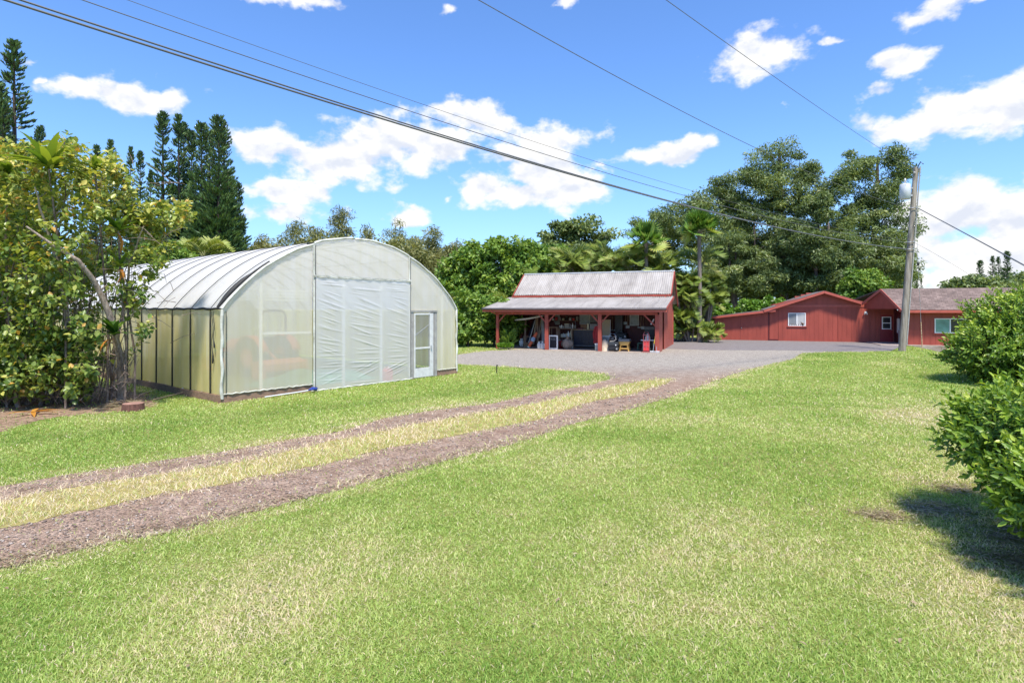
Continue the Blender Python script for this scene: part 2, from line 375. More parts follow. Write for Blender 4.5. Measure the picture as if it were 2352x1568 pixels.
DRY = [(5.0,5.6,2.2),(2.9,6.3,1.3),(1.0,5.2,1.2),(9.5,13,3),(8,9,1.6),(-2.4,4.7,.9),(3.9,4.6,1.0),(6.0,8.2,.9)]
BARE = [(5.05,6.9,.42),(5.35,6.05,.5),(4.75,5.5,.4),(5.9,7.7,.35),(5.6,5.3,.5),(4.3,6.7,.3)]
def grass(name, n, dmin, dmax, xr, label, power=2.0, strip=None, hgt=(.018,.046), wid=(.0035,.0075), varb=.46, seed=1):
    rg = np.random.default_rng(seed)
    u = rg.random(n)
    d = dmin * (dmax / dmin) ** u            # density falls with the square of the distance
    X = (rg.random(n) * 2 - 1) * (d * xr + .6); Y = d
    keep = ~inpoly(X, Y, GH) & ~inpoly(X, Y, SHED_BOX) & ~inpoly(X, Y, APRON)
    # soft ragged edge along the driveway
    wob = (fbm(X*1.7, Y*1.7, 41) - .5) * 1.1 + (rg.random(n)-.5)*.5*rg.random(n)
    jx, jy = X + (rg.random(n)-.5)*.15 + wob*.5, Y + (rg.random(n)-.5)*.15 + wob*.6
    ind = inpoly(jx, jy, DRIVE)
    inm = inpoly(jx, jy, MEDIAN)
    near = np.zeros(n, bool)
    for k in range(6):
        a = k * math.pi / 3; near |= inpoly(X + .38*math.cos(a), Y + .38*math.sin(a), DRIVE)
    strays = (rg.random(n) < .03*np.clip((15-Y)/6,0,1))
    if strip == 'median': keep &= inm
    elif strip == 'fringe':
        out = np.zeros(n, bool)
        for k in range(6):
            a = k*math.pi/3; out |= ~inpoly(X + .34*math.cos(a), Y + .34*math.sin(a), DRIVE) | inpoly(X + .26*math.cos(a), Y + .26*math.sin(a), MEDIAN)
        keep &= inpoly(X, Y, DRIVE) & ~inpoly(X, Y, MEDIAN) & out & (fbm(X*1.5, Y*1.5, 61) + (rg.random(n)-.5)*.5 > .52)
    else: keep &= (~ind | (strays & ~inm))
    keep &= ~(inpoly(jx, jy, LITTER) & (rg.random(n) < .93))
    dry = np.zeros(n)
    for cx, cy, r in DRY: dry = np.maximum(dry, np.exp(-((X-cx)**2 + (Y-cy)**2) / (r*r)))
    dry = dry * fbm(X*1.6, Y*1.6, 3) * 1.5
    bare = np.zeros(n)
    for cx, cy, r in BARE: bare = np.maximum(bare, np.exp(-((X-cx)**2 + (Y-cy)**2*1.6) / (r*r)))
    keep &= rg.random(n) > np.clip(bare*1.5 * fbm(X*5, Y*5, 9) * 1.7, 0, .93)
    keep &= rg.random(n) > np.clip((dry-.5), 0, .3)
    X, Y, d, dry, near = X[keep], Y[keep], d[keep], dry[keep], near[keep]; n = len(X)
    sc_ = np.maximum(1, d / 5.0)
    ln = (hgt[0] + (hgt[1]-hgt[0]) * rg.random(n)) * (.65 + .7*fbm(X*1.3, Y*1.3, 11)) * np.minimum(sc_**.25, 1.6)
    wd = (wid[0] + (wid[1]-wid[0]) * rg.random(n)) * np.minimum(sc_, 5.5)
    th = rg.random(n) * 2 * math.pi
    tilt = .1 + 1.25 * rg.random(n)
    hd = np.stack([np.cos(th), np.sin(th)], 1); ax = np.stack([hd[:,0]*np.sin(tilt), hd[:,1]*np.sin(tilt), np.cos(tilt)], 1)
    ph = rg.random(n) * 2 * math.pi; sd_ = np.stack([np.cos(ph), np.sin(ph), np.zeros(n)], 1)
    C = np.stack([X, Y, gz(X, Y) + .004], 1)
    mid = C + ax * ln[:,None] * .55
    tip = mid + (ax + np.stack([hd[:,0], hd[:,1], -.25*np.ones(n)], 1) * .6) * ln[:,None] * .45
    b0, b1 = C - sd_*wd[:,None]*.5, C + sd_*wd[:,None]*.5
    m0, m1 = mid - sd_*wd[:,None]*.42, mid + sd_*wd[:,None]*.42
    V = np.stack([b0, b1, m1, m0, tip], 1).reshape(-1, 3)
    base = np.arange(n)[:,None] * 5
    patch = fbm(X*.55, Y*.55, 21)
    stripe = .06*np.sin((X*.55 - Y*.32)*2.1)
    var = varb + (patch-.5)*.55 + stripe + (rg.random(n)-.5)*.46 + dry*.30 + near*.34*rg.random(n)
    var = np.where(rg.random(n) < .03 + .10*np.clip(dry*1.6,0,1), .84 + .1*rg.random(n), var)
    F4 = np.concatenate([base + np.array([0,1,2,3])], 0); F3 = base + np.array([3,2,4])
    me = bpy.data.meshes.new(name)
    me.vertices.add(len(V)); me.vertices.foreach_set('co', V.astype(np.float32).ravel())
    idx = np.concatenate([F4, F3], 1).ravel(); me.loops.add(len(idx)); me.loops.foreach_set('vertex_index', idx.astype(np.int32))
    me.polygons.add(2*n); ls = np.stack([np.arange(n)*7, np.arange(n)*7+4], 1).ravel(); me.polygons.foreach_set('loop_start', ls.astype(np.int32))
    a = me.attributes.new('var', 'FLOAT', 'POINT'); a.data.foreach_set('value', np.repeat(np.clip(var, 0, 1), 5).astype(np.float32))
    me.materials.append(GRASSM); me.update(calc_edges=True)
    o = bpy.data.objects.new(name, me); COL.objects.link(o)
    return tag(o, label, 'grass', kind='stuff')
GRASSM = leafmat('grass_blade', [(0, (0.105,0.220,0.034)), (.28, (0.230,0.376,0.065)), (.5, (0.398,0.523,0.129)), (.68, (0.545,0.606,0.230)), (.85, (0.775,0.649,0.445)), (1, (0.800,0.669,0.540))], .35, .5, .3)
grass('lawn_grass', 900000, 3.3, 46, 1.0, 'short green lawn grass with dry straw patches')
grass('dry_grass', 240000, 4.6, 22, 1.0, 'dry yellowish grass growing between the two wheel tracks', strip='median', varb=.56, hgt=(.04,.09), seed=5)
grass('dry_grass_fringe', 200000, 4.6, 24, 1.0, 'straw coloured grass fraying over the wheel track edges', strip='fringe', varb=.72, hgt=(.025,.07), seed=8)
# dead clippings and pebbles on the bare patches
rg = np.random.default_rng(33); C = []; 
for cx, cy, r in BARE:
    k = int(1300*r); C.append(np.stack([cx + rg.normal(0, r*.55, k), cy + rg.normal(0, r*.42, k), .012 + .02*rg.random(k)], 1))
e0 = np.array(gp(near_lo[3:-1])); k = 2600; t = rg.random(k)*(len(e0)-1); i = t.astype(int); f = (t-i)[:,None]
e = e0[i]*(1-f)+e0[i+1]*f; off = rg.normal(.10, .12, k); C.append(np.stack([e[:,0]-off*.4, e[:,1]+off, .012+.015*rg.random(k)], 1))
C = np.concatenate(C); n = len(C); th = rg.random(n)*6.28
A = np.stack([np.cos(th), np.sin(th), .25*(rg.random(n)-.4)], 1); N = np.stack([.5*(rg.random(n)-.5), .5*(rg.random(n)-.5), np.ones(n)], 1)
tag(leafmesh('grass_clippings', C, A, N, .05+.07*rg.random(n), .006+.008*rg.random(n), rg.random(n), leafmat('clippings', [(0, (.13,.085,.05)), (.5, (.30,.22,.13)), (1, (.42,.38,.22))], .1)), 'dead brown clippings strewn on the bare lawn patches', 'clippings', kind='stuff')

# loose stones lying on the wheel tracks
rg = np.random.default_rng(51); k = 26000; Y = 4.2*(17/4.2)**rg.random(k); X = (rg.random(k)*2-1)*(Y*.95+.4)
ok = inpoly(X, Y, DRIVE) & ~inpoly(X, Y, MEDIAN); X, Y = X[ok], Y[ok]; k = len(X)
s = (.006+.016*rg.random(k)**2.5)*np.maximum(1, Y/9); O = np.array([[1,0,0],[-1,0,0],[0,1,0],[0,-1,0],[0,0,.7],[0,0,-.7]])
V = O[None]*s[:,None,None]*(.6+.8*rg.random((k,6,1))); th = rg.random(k)*6.28; c_, s_ = np.cos(th)[:,None], np.sin(th)[:,None]
V = np.stack([V[:,:,0]*c_-V[:,:,1]*s_, V[:,:,0]*s_+V[:,:,1]*c_, V[:,:,2]], -1) + np.stack([X, Y, .004+s*.35], 1)[:,None]
Ft = np.array([[0,2,4],[2,1,4],[1,3,4],[3,0,4],[2,0,5],[1,2,5],[3,1,5],[0,3,5]])
f = (np.arange(k)[:,None,None]*6 + Ft[None]).reshape(-1,3)
o = npmesh('loose_gravel', V.reshape(-1,3), f, leafmat('pebble', [(0,(.14,.105,.09)),(.5,(.30,.24,.20)),(1,(.46,.40,.35))], 0, .95, .1), None, np.repeat(rg.random(k),6)); tag(o, 'loose brown and grey stones scattered on the wheel tracks', 'gravel', kind='stuff')

rg = np.random.default_rng(71); k = 90; Y = 3.8*(15/3.8)**rg.random(k); X = (rg.random(k)*2-1)*Y*.9; th = rg.random(k)*6.28
A = np.stack([np.cos(th), np.sin(th), .3*(rg.random(k)-.5)], 1); N = np.stack([.6*(rg.random(k)-.5), .6*(rg.random(k)-.5), np.ones(k)], 1)
tag(leafmesh('fallen_leaves', np.stack([X, Y, .035+.01*rg.random(k)], 1), A, N, .03+.035*rg.random(k), .012+.016*rg.random(k), .3+.7*rg.random(k), bpy.data.materials['clippings'], None, 'leaf'), 'dry fallen leaves lying about on the lawn', 'leaves', kind='stuff')
# ---------------------------------------------------------------- shared materials
RED = mat('red_paint', (.33,.068,.046), .55, .14, 2.2, (1,1,.25), spec=.35)
REDLT = mat('trim_and_sunlit_red', (.43,.10,.07), .5, .12, 3, spec=.35)
REDDK = mat('dark_shaded_red', (.10,.013,.014), .5, .15, 3)  # red darkened so carport and porch shade sits in the colour
WHITE = mat('white_paint', (.80,.80,.78), .4, .06, 8)
WHITEDULL = mat('white_plastic', (.62,.62,.60), .45, .12, 8)
GALV = mat('galvanised_steel', (.42,.43,.44), .45, .2, 5, metal=.3)
BLACKP = mat('black_plastic', (.022,.023,.026), .45, .3, 10)
RUBBER = mat('black_rubber', (.018,.018,.018), .8, .3, 10)
DARKCAB = mat('dark_cabinet', (.025,.025,.04), .4, .2, 6)
TIMBER = mat('weathered_timber', (.27,.17,.115), .85, .4, 4, (1,6,6), bmp=.3)
LUMBER = mat('sawn_lumber', (.40,.29,.19), .8, .25, 4)
GREYW = mat('grey_board', (.33,.32,.30), .8, .2, 6)
CONC = mat('stained_concrete', (.29,.215,.175), .9, .3, 1.6, col2=(.36,.30,.26), bmp=.15)
GLASSM, nt, out = newmat('window_glass'); b = nt.nodes.new('ShaderNodeBsdfPrincipled')
b.inputs['Base Color'].default_value = (.02,.025,.035,1); b.inputs['Roughness'].default_value = .08; b.inputs['Specular IOR Level'].default_value = .6
lk(nt, b.outputs[0], out.inputs[0])

# ---------------------------------------------------------------- greenhouse
def filmmat(name, col, stain, transp, amt=.5, gloss=.0, stretch=(3,3,.22)):
    m, nt, out = newmat(name)
    f = noise(nt, 1.3, 5, .65, stretch); f2 = noise(nt, .5, 3, .6)
    k = math_(nt, 'MULTIPLY', math_(nt, 'ADD', f, math_(nt, 'MULTIPLY', f2, .5)), 1)
    mr = nt.nodes.new('ShaderNodeMapRange'); mr.inputs['From Min'].default_value = .55; mr.inputs['From Max'].default_value = .98; lk(nt, k, mr.inputs['Value'])
    tc = nt.nodes.new('ShaderNodeTexCoord'); sp = nt.nodes.new('ShaderNodeSeparateXYZ'); lk(nt, tc.outputs['Object'], sp.inputs[0])
    alg = nt.nodes.new('ShaderNodeMapRange'); alg.inputs['From Min'].default_value = 3.0; alg.inputs['From Max'].default_value = .1; lk(nt, sp.outputs[2], alg.inputs['Value'])
    fac = math_(nt, 'MULTIPLY', math_(nt, 'ADD', mr.outputs[0], math_(nt, 'MULTIPLY', alg.outputs[0], .75)), amt, True)
    c = mixc(nt, fac, col, stain)
    d = nt.nodes.new('ShaderNodeBsdfDiffuse'); lk(nt, c, d.inputs[0]); t = nt.nodes.new('ShaderNodeBsdfTranslucent'); lk(nt, c, t.inputs[0])
    a = nt.nodes.new('ShaderNodeMixShader'); a.inputs[0].default_value = .38; lk(nt, d.outputs[0], a.inputs[1]); lk(nt, t.outputs[0], a.inputs[2])
    tr = nt.nodes.new('ShaderNodeBsdfTransparent'); tr.inputs[0].default_value = (.97,.97,.95,1)
    x = nt.nodes.new('ShaderNodeMixShader'); x.inputs[0].default_value = 1 - transp; lk(nt, tr.outputs[0], x.inputs[1]); lk(nt, a.outputs[0], x.inputs[2])
    o = x.outputs[0]
    if gloss:
        g = nt.nodes.new('ShaderNodeBsdfGlossy'); g.inputs['Roughness'].default_value = .28
        y = nt.nodes.new('ShaderNodeMixShader'); y.inputs[0].default_value = gloss; lk(nt, o, y.inputs[1]); lk(nt, g.outputs[0], y.inputs[2]); o = y.outputs[0]
    lk(nt, o, out.inputs[0]); return m
FRONTF = filmmat('greenhouse_front_film', (.95,.91,.83), (.82,.75,.46), .36, .46)
SIDEF = filmmat('greenhouse_side_film', (.92,.88,.72), (.78,.68,.30), .15, .95, stretch=(2.2,2.2,.12))
ROOFF = filmmat('greenhouse_roof_film', (.74,.74,.75), (.62,.62,.60), .08, .35, stretch=(1,1,1))
CURTF = filmmat('curtain_film', (.96,.94,.91), (.86,.83,.80), .36, .25, .07)
HEM = mat('film_hem', (.50,.49,.40), .6, .25, 3, col2=(.60,.60,.54))
STRAP = mat('black_strap', (.02,.02,.02), .6, .2, 8)
PIPE = mat('white_pipe', (.70,.71,.72), .4, .08, 6)

WF, LF, ZE, ZC, RA = 8.54, 14.64, 2.4, -.765, 5.315
def arch(w_, e=0): return ZC + math.sqrt(max(0, (RA+e)**2 - (w_ - WF/2)**2))
gh = thing('greenhouse', 'arched greenhouse of stained white plastic film on metal hoops', 'greenhouse', GA, math.atan2(gf.y, gf.x))
def roofpt(u, v):
    w_ = WF * u; y = -.06 + (LF + .12) * v
    bay = abs(((y / 1.22) % 1) - .5) * 2                     # film rides on the hoops and dips between
    e = .03 - .035 * (1 - bay**2)
    x = w_ - WF/2; z = arch(w_) - ZC; k = (RA + e) / RA
    return (WF/2 + x * k, y, ZC + z * k)
MB().grid(roofpt, 40, 122).build('roof_film', ROOFF, gh)
def wall_film(name, x, m, seed):
    def fn(u, v):
        y = LF * u; z = .2 + (ZE - .2) * v
        return (x + .012*math.sin(y*5.1+seed) * math.sin(v*math.pi) + .01*math.sin(y*13), y, z)
    return MB().grid(fn, 120, 8).build(name, m, gh)
wall_film('side_film', -.02, SIDEF, 0); wall_film('side_film', WF + .02, SIDEF, 2)
def endwall(mb, w0, w1, z0, y, n=14, m=6, wob=.01):
    def fn(u, v):
        w_ = w0 + (w1-w0)*u; z1 = arch(min(max(w_, .0), WF)) - .01
        return (w_, y + wob*math.sin(w_*7)*math.sin(v*9), z0 + (z1-z0)*v)
    return mb.grid(fn, n, m)
endwall(MB(), 0, WF, .2, LF).build('rear_film', FRONTF, gh)
endwall(MB(), .03, 2.58, .2, -.02).build('front_film', FRONTF, gh)
endwall(MB(), 2.60, 6.22, 3.37, -.05).build('front_film', FRONTF, gh)
fr = MB(); endwall(fr, 7.55, WF-.03, .2, -.02); endwall(fr, 6.24, 7.55, 2.32, -.02); fr.build('front_film', FRONTF, gh)
# curtain with pulled wrinkles
rf = random.Random(12); FOLDS = []
for xa_, xb_ in ((2.62,3.70),(3.70,5.14),(5.14,6.26)):
    for k in range(26):
        z0 = .08 + 3.2*(k + rf.random())/26; l = rf.uniform(.5,1); st_ = rf.uniform(0,1-l)*(xb_-xa_)
        sl_ = (-.38 if 1.2 < z0 < 3.0 else -.05) * rf.uniform(.3,1.1) + (.35 if z0 < .6 and rf.random() < .5 else 0)
        FOLDS.append((xa_+st_, xa_+st_+l*(xb_-xa_), z0, sl_, rf.uniform(.012,.032), rf.uniform(.004,.014)))
def curt(u, v):
    x = 2.6 + 3.68*u; z = .03 + 3.33*v
    s = 0
    for xa, xb, z0, sl_, wd, am in FOLDS:
        if xa < x < xb:
            dz = (z - z0 - sl_*(x-xa)) / wd
            if abs(dz) < 3: s += am * math.exp(-dz*dz) * min(1, (x-xa)/.3, (xb-x)/.3)
    return (x, -.11 - s, z)
MB().grid(curt, 120, 300).build('curtain', CURTF, gh)
mb = MB(); mb.bar((2.56,-.12,3.38), (6.3,-.12,3.38), .035, .03); mb.tube([(2.56+3.74*i/30, -.13+.012*math.sin(i*1.9), 3.34+.008*math.sin(i*2.7)) for i in range(31)], .012, 5); mb.build('curtain_rail', HEM, gh)
mb = MB(); mb.tube([(2.5+3.85*i/40, -.10+.01*math.sin(i*1.3), .03+.012*math.sin(i*2.1)) for i in range(41)], .022, 6); mb.build('curtain_hem', HEM, gh)
# seams and hems
for x in (2.59, 6.23):
    mb = MB(); mb.bar((x,-.09,.1), (x,-.09,arch(x)-.02), .045, .03, up=(0,1,0)); mb.build('seam_post', HEM, gh)
    mb = MB(); mb.bar((x+.035,-.115,.1), (x+.035,-.115,arch(x)-.02), .012, .012, up=(0,1,0)); mb.build('seam_strap', STRAP, gh)
mb = MB()
mb.tube([(WF/2 + (w_-WF/2)*1.006, -.05 + .006*math.sin(w_*9), arch(w_) + .01 + .008*math.sin(w_*7) + (.03 if 2.6 < w_ < 6.2 else 0)) for w_ in [WF*i/90 for i in range(91)]], .038, 8)
mb.build('arch_hem', HEM, gh)
for x, s in ((-.03,-1), (WF+.03,1)):
    mb = MB(); mb.tube([(x + s*.012*math.sin(i*.31+s), -.05 + .008*math.sin(i*.23), .1 + 2.3*i/60) for i in range(61)], [.038+.006*math.sin(i*.37) for i in range(61)], 8); mb.build('corner_hem', HEM, gh)
mb = MB(); mb.bar((.07,-.07,.15), (.07,-.07,2.35), .014, .014, up=(0,1,0)); mb.build('corner_strap', STRAP, gh)
# straps over the roof, one per bay
for k in range(13):
    y = .55 + 1.17*k
    if y > LF: break
    pts = [(-.06, y, .12)] + [(-.05-.01*(k%2), y + (.05 if k == 2 else 0), .2+ (2.2)*i/6) for i in range(7)]
    pts += [(WF/2 + (w_-WF/2)*1.008, y, arch(w_)+.03) for w_ in [WF*i/36 for i in range(37)]] + [(WF+.05, y, 2.3-2.1*i/3) for i in range(4)]
    MB().tube(pts, [.022 if p[2] < 2.35 else .011 for p in pts], 5).build('strap', STRAP, gh)
mb = MB(); mb.tube([(-.05, i*.24, 2.41 + .012*math.sin(i*1.9)) for i in range(62)], [.022+.012*math.sin(i*2.7)**2 for i in range(62)], 6); mb.build('eave_rope', STRAP, gh)
mb = MB(); fl = [(.02+1.35*i/14) for i in range(15)]
mb.tube([(WF/2+(w_-WF/2)*1.012, .20-.10*i/14, arch(w_)+.02) for i, w_ in enumerate(fl)], [.03+.05*math.sin(min(1,i/9)*math.pi) for i in range(15)], 6); mb.build('black_flap', STRAP, gh)
mb = MB(); mb.bar((2.42,-.02,arch(2.5)+.04),(2.62,-.05,arch(2.6)+.05),.08,.05); mb.build('black_flap', STRAP, gh)
mb = MB(); mb.bar((6.15,-.05,arch(6.15)+.05),(6.32,-.04,arch(6.3)+.04),.07,.05); mb.build('black_flap', STRAP, gh)
for k, dy in enumerate((.28, .36)):
    MB().tube([(-.08, dy + .03*math.sin(i*.8+k), 2.35 - (.95+.4*k)*i/14) for i in range(15)], [.008]*11 + [.01,.02,.026,.02], 5).build('hanging_strap', STRAP, gh)
# frame
for k in range(13):
    y = .12 + 1.2*k
    pts = [(.06,y,.0),(.06,y,2.3)] + [(WF/2+(w_-WF/2)*.985, y, arch(w_)-.08) for w_ in [WF*i/28 for i in range(29)]] + [(WF-.06,y,2.3),(WF-.06,y,0)]
    MB().tube(pts, .024, 6).build('hoop', PIPE, gh)
    if k % 3 == 1:
        mb = MB(); mb.tube([(.9,y,3.05),(WF-.9,y,3.05)], .018, 5)
        for a, c in ((1.7,2.4),(3.1,2.4),(3.1,4.27),(5.4,4.27),(5.4,6.1),(6.8,6.1)):
            mb.tube([(a,y,3.05),(c,y,arch(c)-.1)], .013, 5)
        mb.build('truss', PIPE, gh)
mb = MB()
for w_ in (.5, 2.3, 4.27, 6.2, 8.0): mb.tube([(w_,.1,arch(w_)-.12),(w_,LF-.1,arch(w_)-.12)], .015, 5)
mb.build('purlin', PIPE, gh)
for x, z1 in ((1.06, arch(1.06)-.05), (3.70, 3.36), (5.14, 3.36), (7.9, arch(7.9)-.05)):
    MB().bar((x,.06,.02),(x,.06,z1),.075,.05,up=(0,1,0)).build('end_post', PIPE, gh)
MB().bar((1.08,.08,1.74),(2.58,.08,1.72),.05,.06).build('end_rail', PIPE, gh)
mb = MB()
for i in range(4): mb.bar((.45+.1*i,.16,2.66+.085*i),(2.55,.16,2.66+.085*i),.02,.045)
mb.build('vent_slats', PIPE, gh)
# base boards
def board(p, q, h, t, name='base_board'):
    mb = MB(); n = 12; p, q = Vector(p), Vector(q)
    def zt(i): return h + .015*math.sin(i*2.3)
    for i in range(n):
        a, b_ = p.lerp(q, i/n), p.lerp(q, (i+1)/n); nn = Vector((-(q-p).y, (q-p).x, 0)).normalized()*t
        vs = [a, b_, b_+nn, a+nn]; vs = [Vector(v) for v in vs] + [Vector((v.x, v.y, zt(i if k in (0,3) else i+1))) for k, v in enumerate(vs)]
        mb.add(vs, [(0,1,5,4),(2,3,7,6),(4,5,6,7)] + ([(3,0,4,7)] if i == 0 else []) + ([(1,2,6,5)] if i == n-1 else []))
    return mb.build(name, TIMBER, gh)
board((-.02,-.06,0),(2.55,-.06,0),.21,.05); board((7.6,-.06,0),(8.6,-.06,0),.2,.05); board((-.08,LF,0),(-.08,-.02,0),.19,.05)
for a, b_ in ((.0,2.56),(7.58,8.56)):
    MB().tube([(a+(b_-a)*i/24, -.075+.012*math.sin(i*1.9), .22+.014*math.sin(i*2.7)) for i in range(25)], .018, 5).build('film_hem', HEM, gh)
# screen door
dfr = MB()
for x0, x1 in ((6.28,6.44),(7.34,7.41),(7.43,7.55)): dfr.box(x0, x1, -.07, .05, .02, 2.3)
dfr.box(6.28, 7.55, -.09, .06, 2.3, 2.36); dfr.build('door_frame', GREYW, gh)
dr = MB(); dr.box(7.18,7.33,-.10,-.06,.04,2.26); dr.box(6.45,6.5,-.10,-.06,.04,2.26); dr.box(6.5,7.18,-.10,-.06,2.2,2.26); dr.box(6.5,7.18,-.10,-.06,1.02,1.08); dr.box(6.5,7.18,-.10,-.06,.04,.36)
door = dr.build('screen_door', WHITEDULL, gh, bevel=.006)
sm, nt, out = newmat('screen_mesh'); d_ = nt.nodes.new('ShaderNodeBsdfDiffuse'); d_.inputs[0].default_value = (.35,.36,.36,1); t_ = nt.nodes.new('ShaderNodeBsdfTransparent')
x_ = nt.nodes.new('ShaderNodeMixShader'); x_.inputs[0].default_value = .16; lk(nt, t_.outputs[0], x_.inputs[1]); lk(nt, d_.outputs[0], x_.inputs[2]); lk(nt, x_.outputs[0], out.inputs[0])
MB().box(6.5,7.18,-.082,-.078,.36,2.2).build('screen', sm, door)
MB().bar((6.5,-.07,1.5),(7.16,-.07,1.86),.02,.02).build('brace_bar', GALV, door)
MB().box(7.2,7.24,-.14,-.10,1.0,1.12).build('handle', GALV, door)
GR = gh.rotation_euler.z
def gpt(w_, s, z=0): return GA + gf*w_ + gg*s + Vector((0,0,z))

# ---- things in and by the greenhouse
ORANGE = mat('orange_paint', (.72,.16,.04), .4, .12, 5)
def wheel(parent, x, y, r, wd, rimmat):
    t = MB().lathe([(r*.55,-wd/2),(r*.93,-wd/2),(r,-wd*.3),(r,wd*.3),(r*.93,wd/2),(r*.55,wd/2)], (x,y,r), 28, 'y')
    for k in range(18):
        a = 2*math.pi*k/18; t.bar((x+r*.98*math.cos(a), y-wd*.45, r+r*.98*math.sin(a)), (x+r*1.0*math.cos(a+.15), y+wd*.45, r+r*1.0*math.sin(a+.15)), r*.07)
    w_ = t.build('tyre', RUBBER, parent)
    MB().lathe([(.0,-wd*.2),(r*.2,-wd*.25),(r*.55,-wd*.42),(r*.56,wd*.42),(r*.2,wd*.25),(0,wd*.2)], (x,y,r), 24, 'y').build('rim', rimmat, w_)
tr = thing('tractor', 'orange compact tractor with roll bar, parked inside behind the hazy film', 'tractor', gpt(3.85,5.4), math.radians(150))
mb = MB(); mb.box(.1,1.5,-.3,.3,.75,1.22); mb.box(1.5,1.62,-.27,.27,.7,1.15); mb.prism([(.1,1.22),(1.45,1.22),(1.3,1.3),(.1,1.34)], lambda a,b: (a,-.26,b), lambda a,b: (a,.26,b)); mb.build('hood', ORANGE, tr, bevel=.05)
mb = MB(); mb.box(-.9,1.5,-.16,.16,.42,.74); mb.bar((1.15,-.55,.45),(1.15,.55,.45),.12); mb.bar((-.45,-.6,.68),(-.45,.6,.68),.16); mb.build('chassis', BLACKP, tr)
for s in (-1,1):
    mb = MB(); mb.grid(lambda u,v: (-.45+.78*math.cos(math.pi*(.1+.8*u)), s*(.5+.36*v), .68+.78*math.sin(math.pi*(.1+.8*u))), 14, 2); mb.build('fender', ORANGE, tr, solid=.03)
    wheel(tr, -.45, s*.7, .68, .34, ORANGE); wheel(tr, 1.15, s*.6, .42, .24, ORANGE)
    mb = MB(); mb.bar((.35,s*.42,1.25),(2.0,s*.42,.7),.09,.12); mb.bar((.35,s*.42,1.25),(.35,s*.42,.6),.1); mb.build('loader_arm', ORANGE, tr)
mb = MB(); mb.grid(lambda u,v: (2.0+.55*math.sin(math.pi*u)*.9-.1, -.75+1.5*v, .12+.55*u), 8, 2); mb.build('bucket', ORANGE, tr, solid=.04)
mb = MB(); mb.box(-.5,-.05,-.26,.26,.85,.97); mb.prism([(-.5,.95),(-.4,.95),(-.5,1.4),(-.6,1.4)], lambda a,b: (a,-.25,b), lambda a,b: (a,.25,b)); mb.build('seat', BLACKP, tr, bevel=.03)
mb = MB(); mb.tube([(-.78,-.52,.7),(-.78,-.52,2.15),(-.78,-.42,2.32),(-.78,0,2.36),(-.78,.42,2.32),(-.78,.52,2.15),(-.78,.52,.7)], .045, 8); mb.build('roll_bar', BLACKP, tr)
mb = MB(); mb.lathe([(.16,-.012),(.185,0),(.16,.012)], (.12,0,1.42), 20, 'x'); mb.bar((.13,0,1.2),(.12,0,1.42),.04); mb.build('steering_wheel', BLACKP, tr)
tl = thing('rotary_tiller', 'orange box-shaped tiller behind the tractor inside the greenhouse', 'tiller', gpt(3.75,3.75), math.radians(150))
mb = MB(); mb.prism([(-.35,.3),(.3,.3),(.3,.6),(.05,.68),(-.35,.55)], lambda a,b: (a,-.85,b), lambda a,b: (a,.85,b)); mb.build('housing', ORANGE, tl, bevel=.02)
for s in (-1,1): MB().prism([(-.38,.06),(.32,.06),(.36,.62),(-.3,.62)], lambda a,b: (a,s*.87,b), lambda a,b: (a,s*.9,b)).build('side_plate', ORANGE, tl)
mb = MB(); mb.tube([(0,-.85,.28),(0,.85,.28)], .06, 8)
for k in range(14): a = k*2.1; mb.bar((0,-.8+.12*k,.28),(.24*math.cos(a),-.8+.12*k,.28+.24*math.sin(a)),.03,.05)
mb.build('rotor', GALV, tl); MB().bar((.2,0,.6),(.75,0,.95),.07).build('hitch', ORANGE, tl)
jug = thing('fuel_can', 'red plastic fuel can standing just behind the clear curtain', 'fuel can', gpt(5.62,.32), GR)
JR = mat('red_plastic', (.68,.06,.06), .4, .1, 8)
mb = MB(); mb.prism([(-.15,0),(.15,0),(.15,.33),(.10,.40),(-.10,.40),(-.15,.33)], lambda a,b: (a,-.11,b), lambda a,b: (a,.11,b)); mb.build('body', JR, jug, bevel=.02)
MB().tube([(-.09,0,.40),(-.08,0,.46),(.0,0,.47),(.03,0,.40)], .016, 6).build('handle', JR, jug)
for x in (-.05,.09): MB().lathe([(0,.47),(.028,.47),(.03,.40),(.026,.39)], (x,.05,0), 10).build('cap', WHITE, jug)
TARP = mat('green_tarp', (.12,.30,.20), .7, .25, 4)
mb = MB(); mb.grid(lambda u,v: (-1.9+3.8*u, -.9+1.8*v, .46*math.sin(math.pi*u)**.5*math.sin(math.pi*v)**.6*(.8+.25*math.sin(u*13)*math.sin(v*7+u*3)) + .01), 40, 20)
o = mb.build('green_tarp', TARP); o.location = gpt(3.9,2.0); o.rotation_euler.z = GR; tag(o, 'low heap of green tarp on the greenhouse floor behind the curtain', 'tarp')
o = MB().tube([gpt(1.02,-.22,.05), gpt(2.0,-.24,.075), gpt(2.33,-.25,.09)], .016, 8).build('white_pole', PIPE); tag(o, 'long white pole lying on the grass along the greenhouse base board', 'pole')
BLUE = mat('blue_cloth', (.02,.05,.26), .6, .3, 12)
mb = MB()
for k in range(9):
    a = gpt(2.3+.03*k, -.27, .1); b_ = gpt(2.52+.1*R.random(), -.32+.16*R.random(), .03+.1*R.random()); mb.tube([a, a.lerp(b_,.5)+Vector((0,0,.03)), b_], [.02,.04,.012], 6)
mb.build('mop_head', BLUE, o)

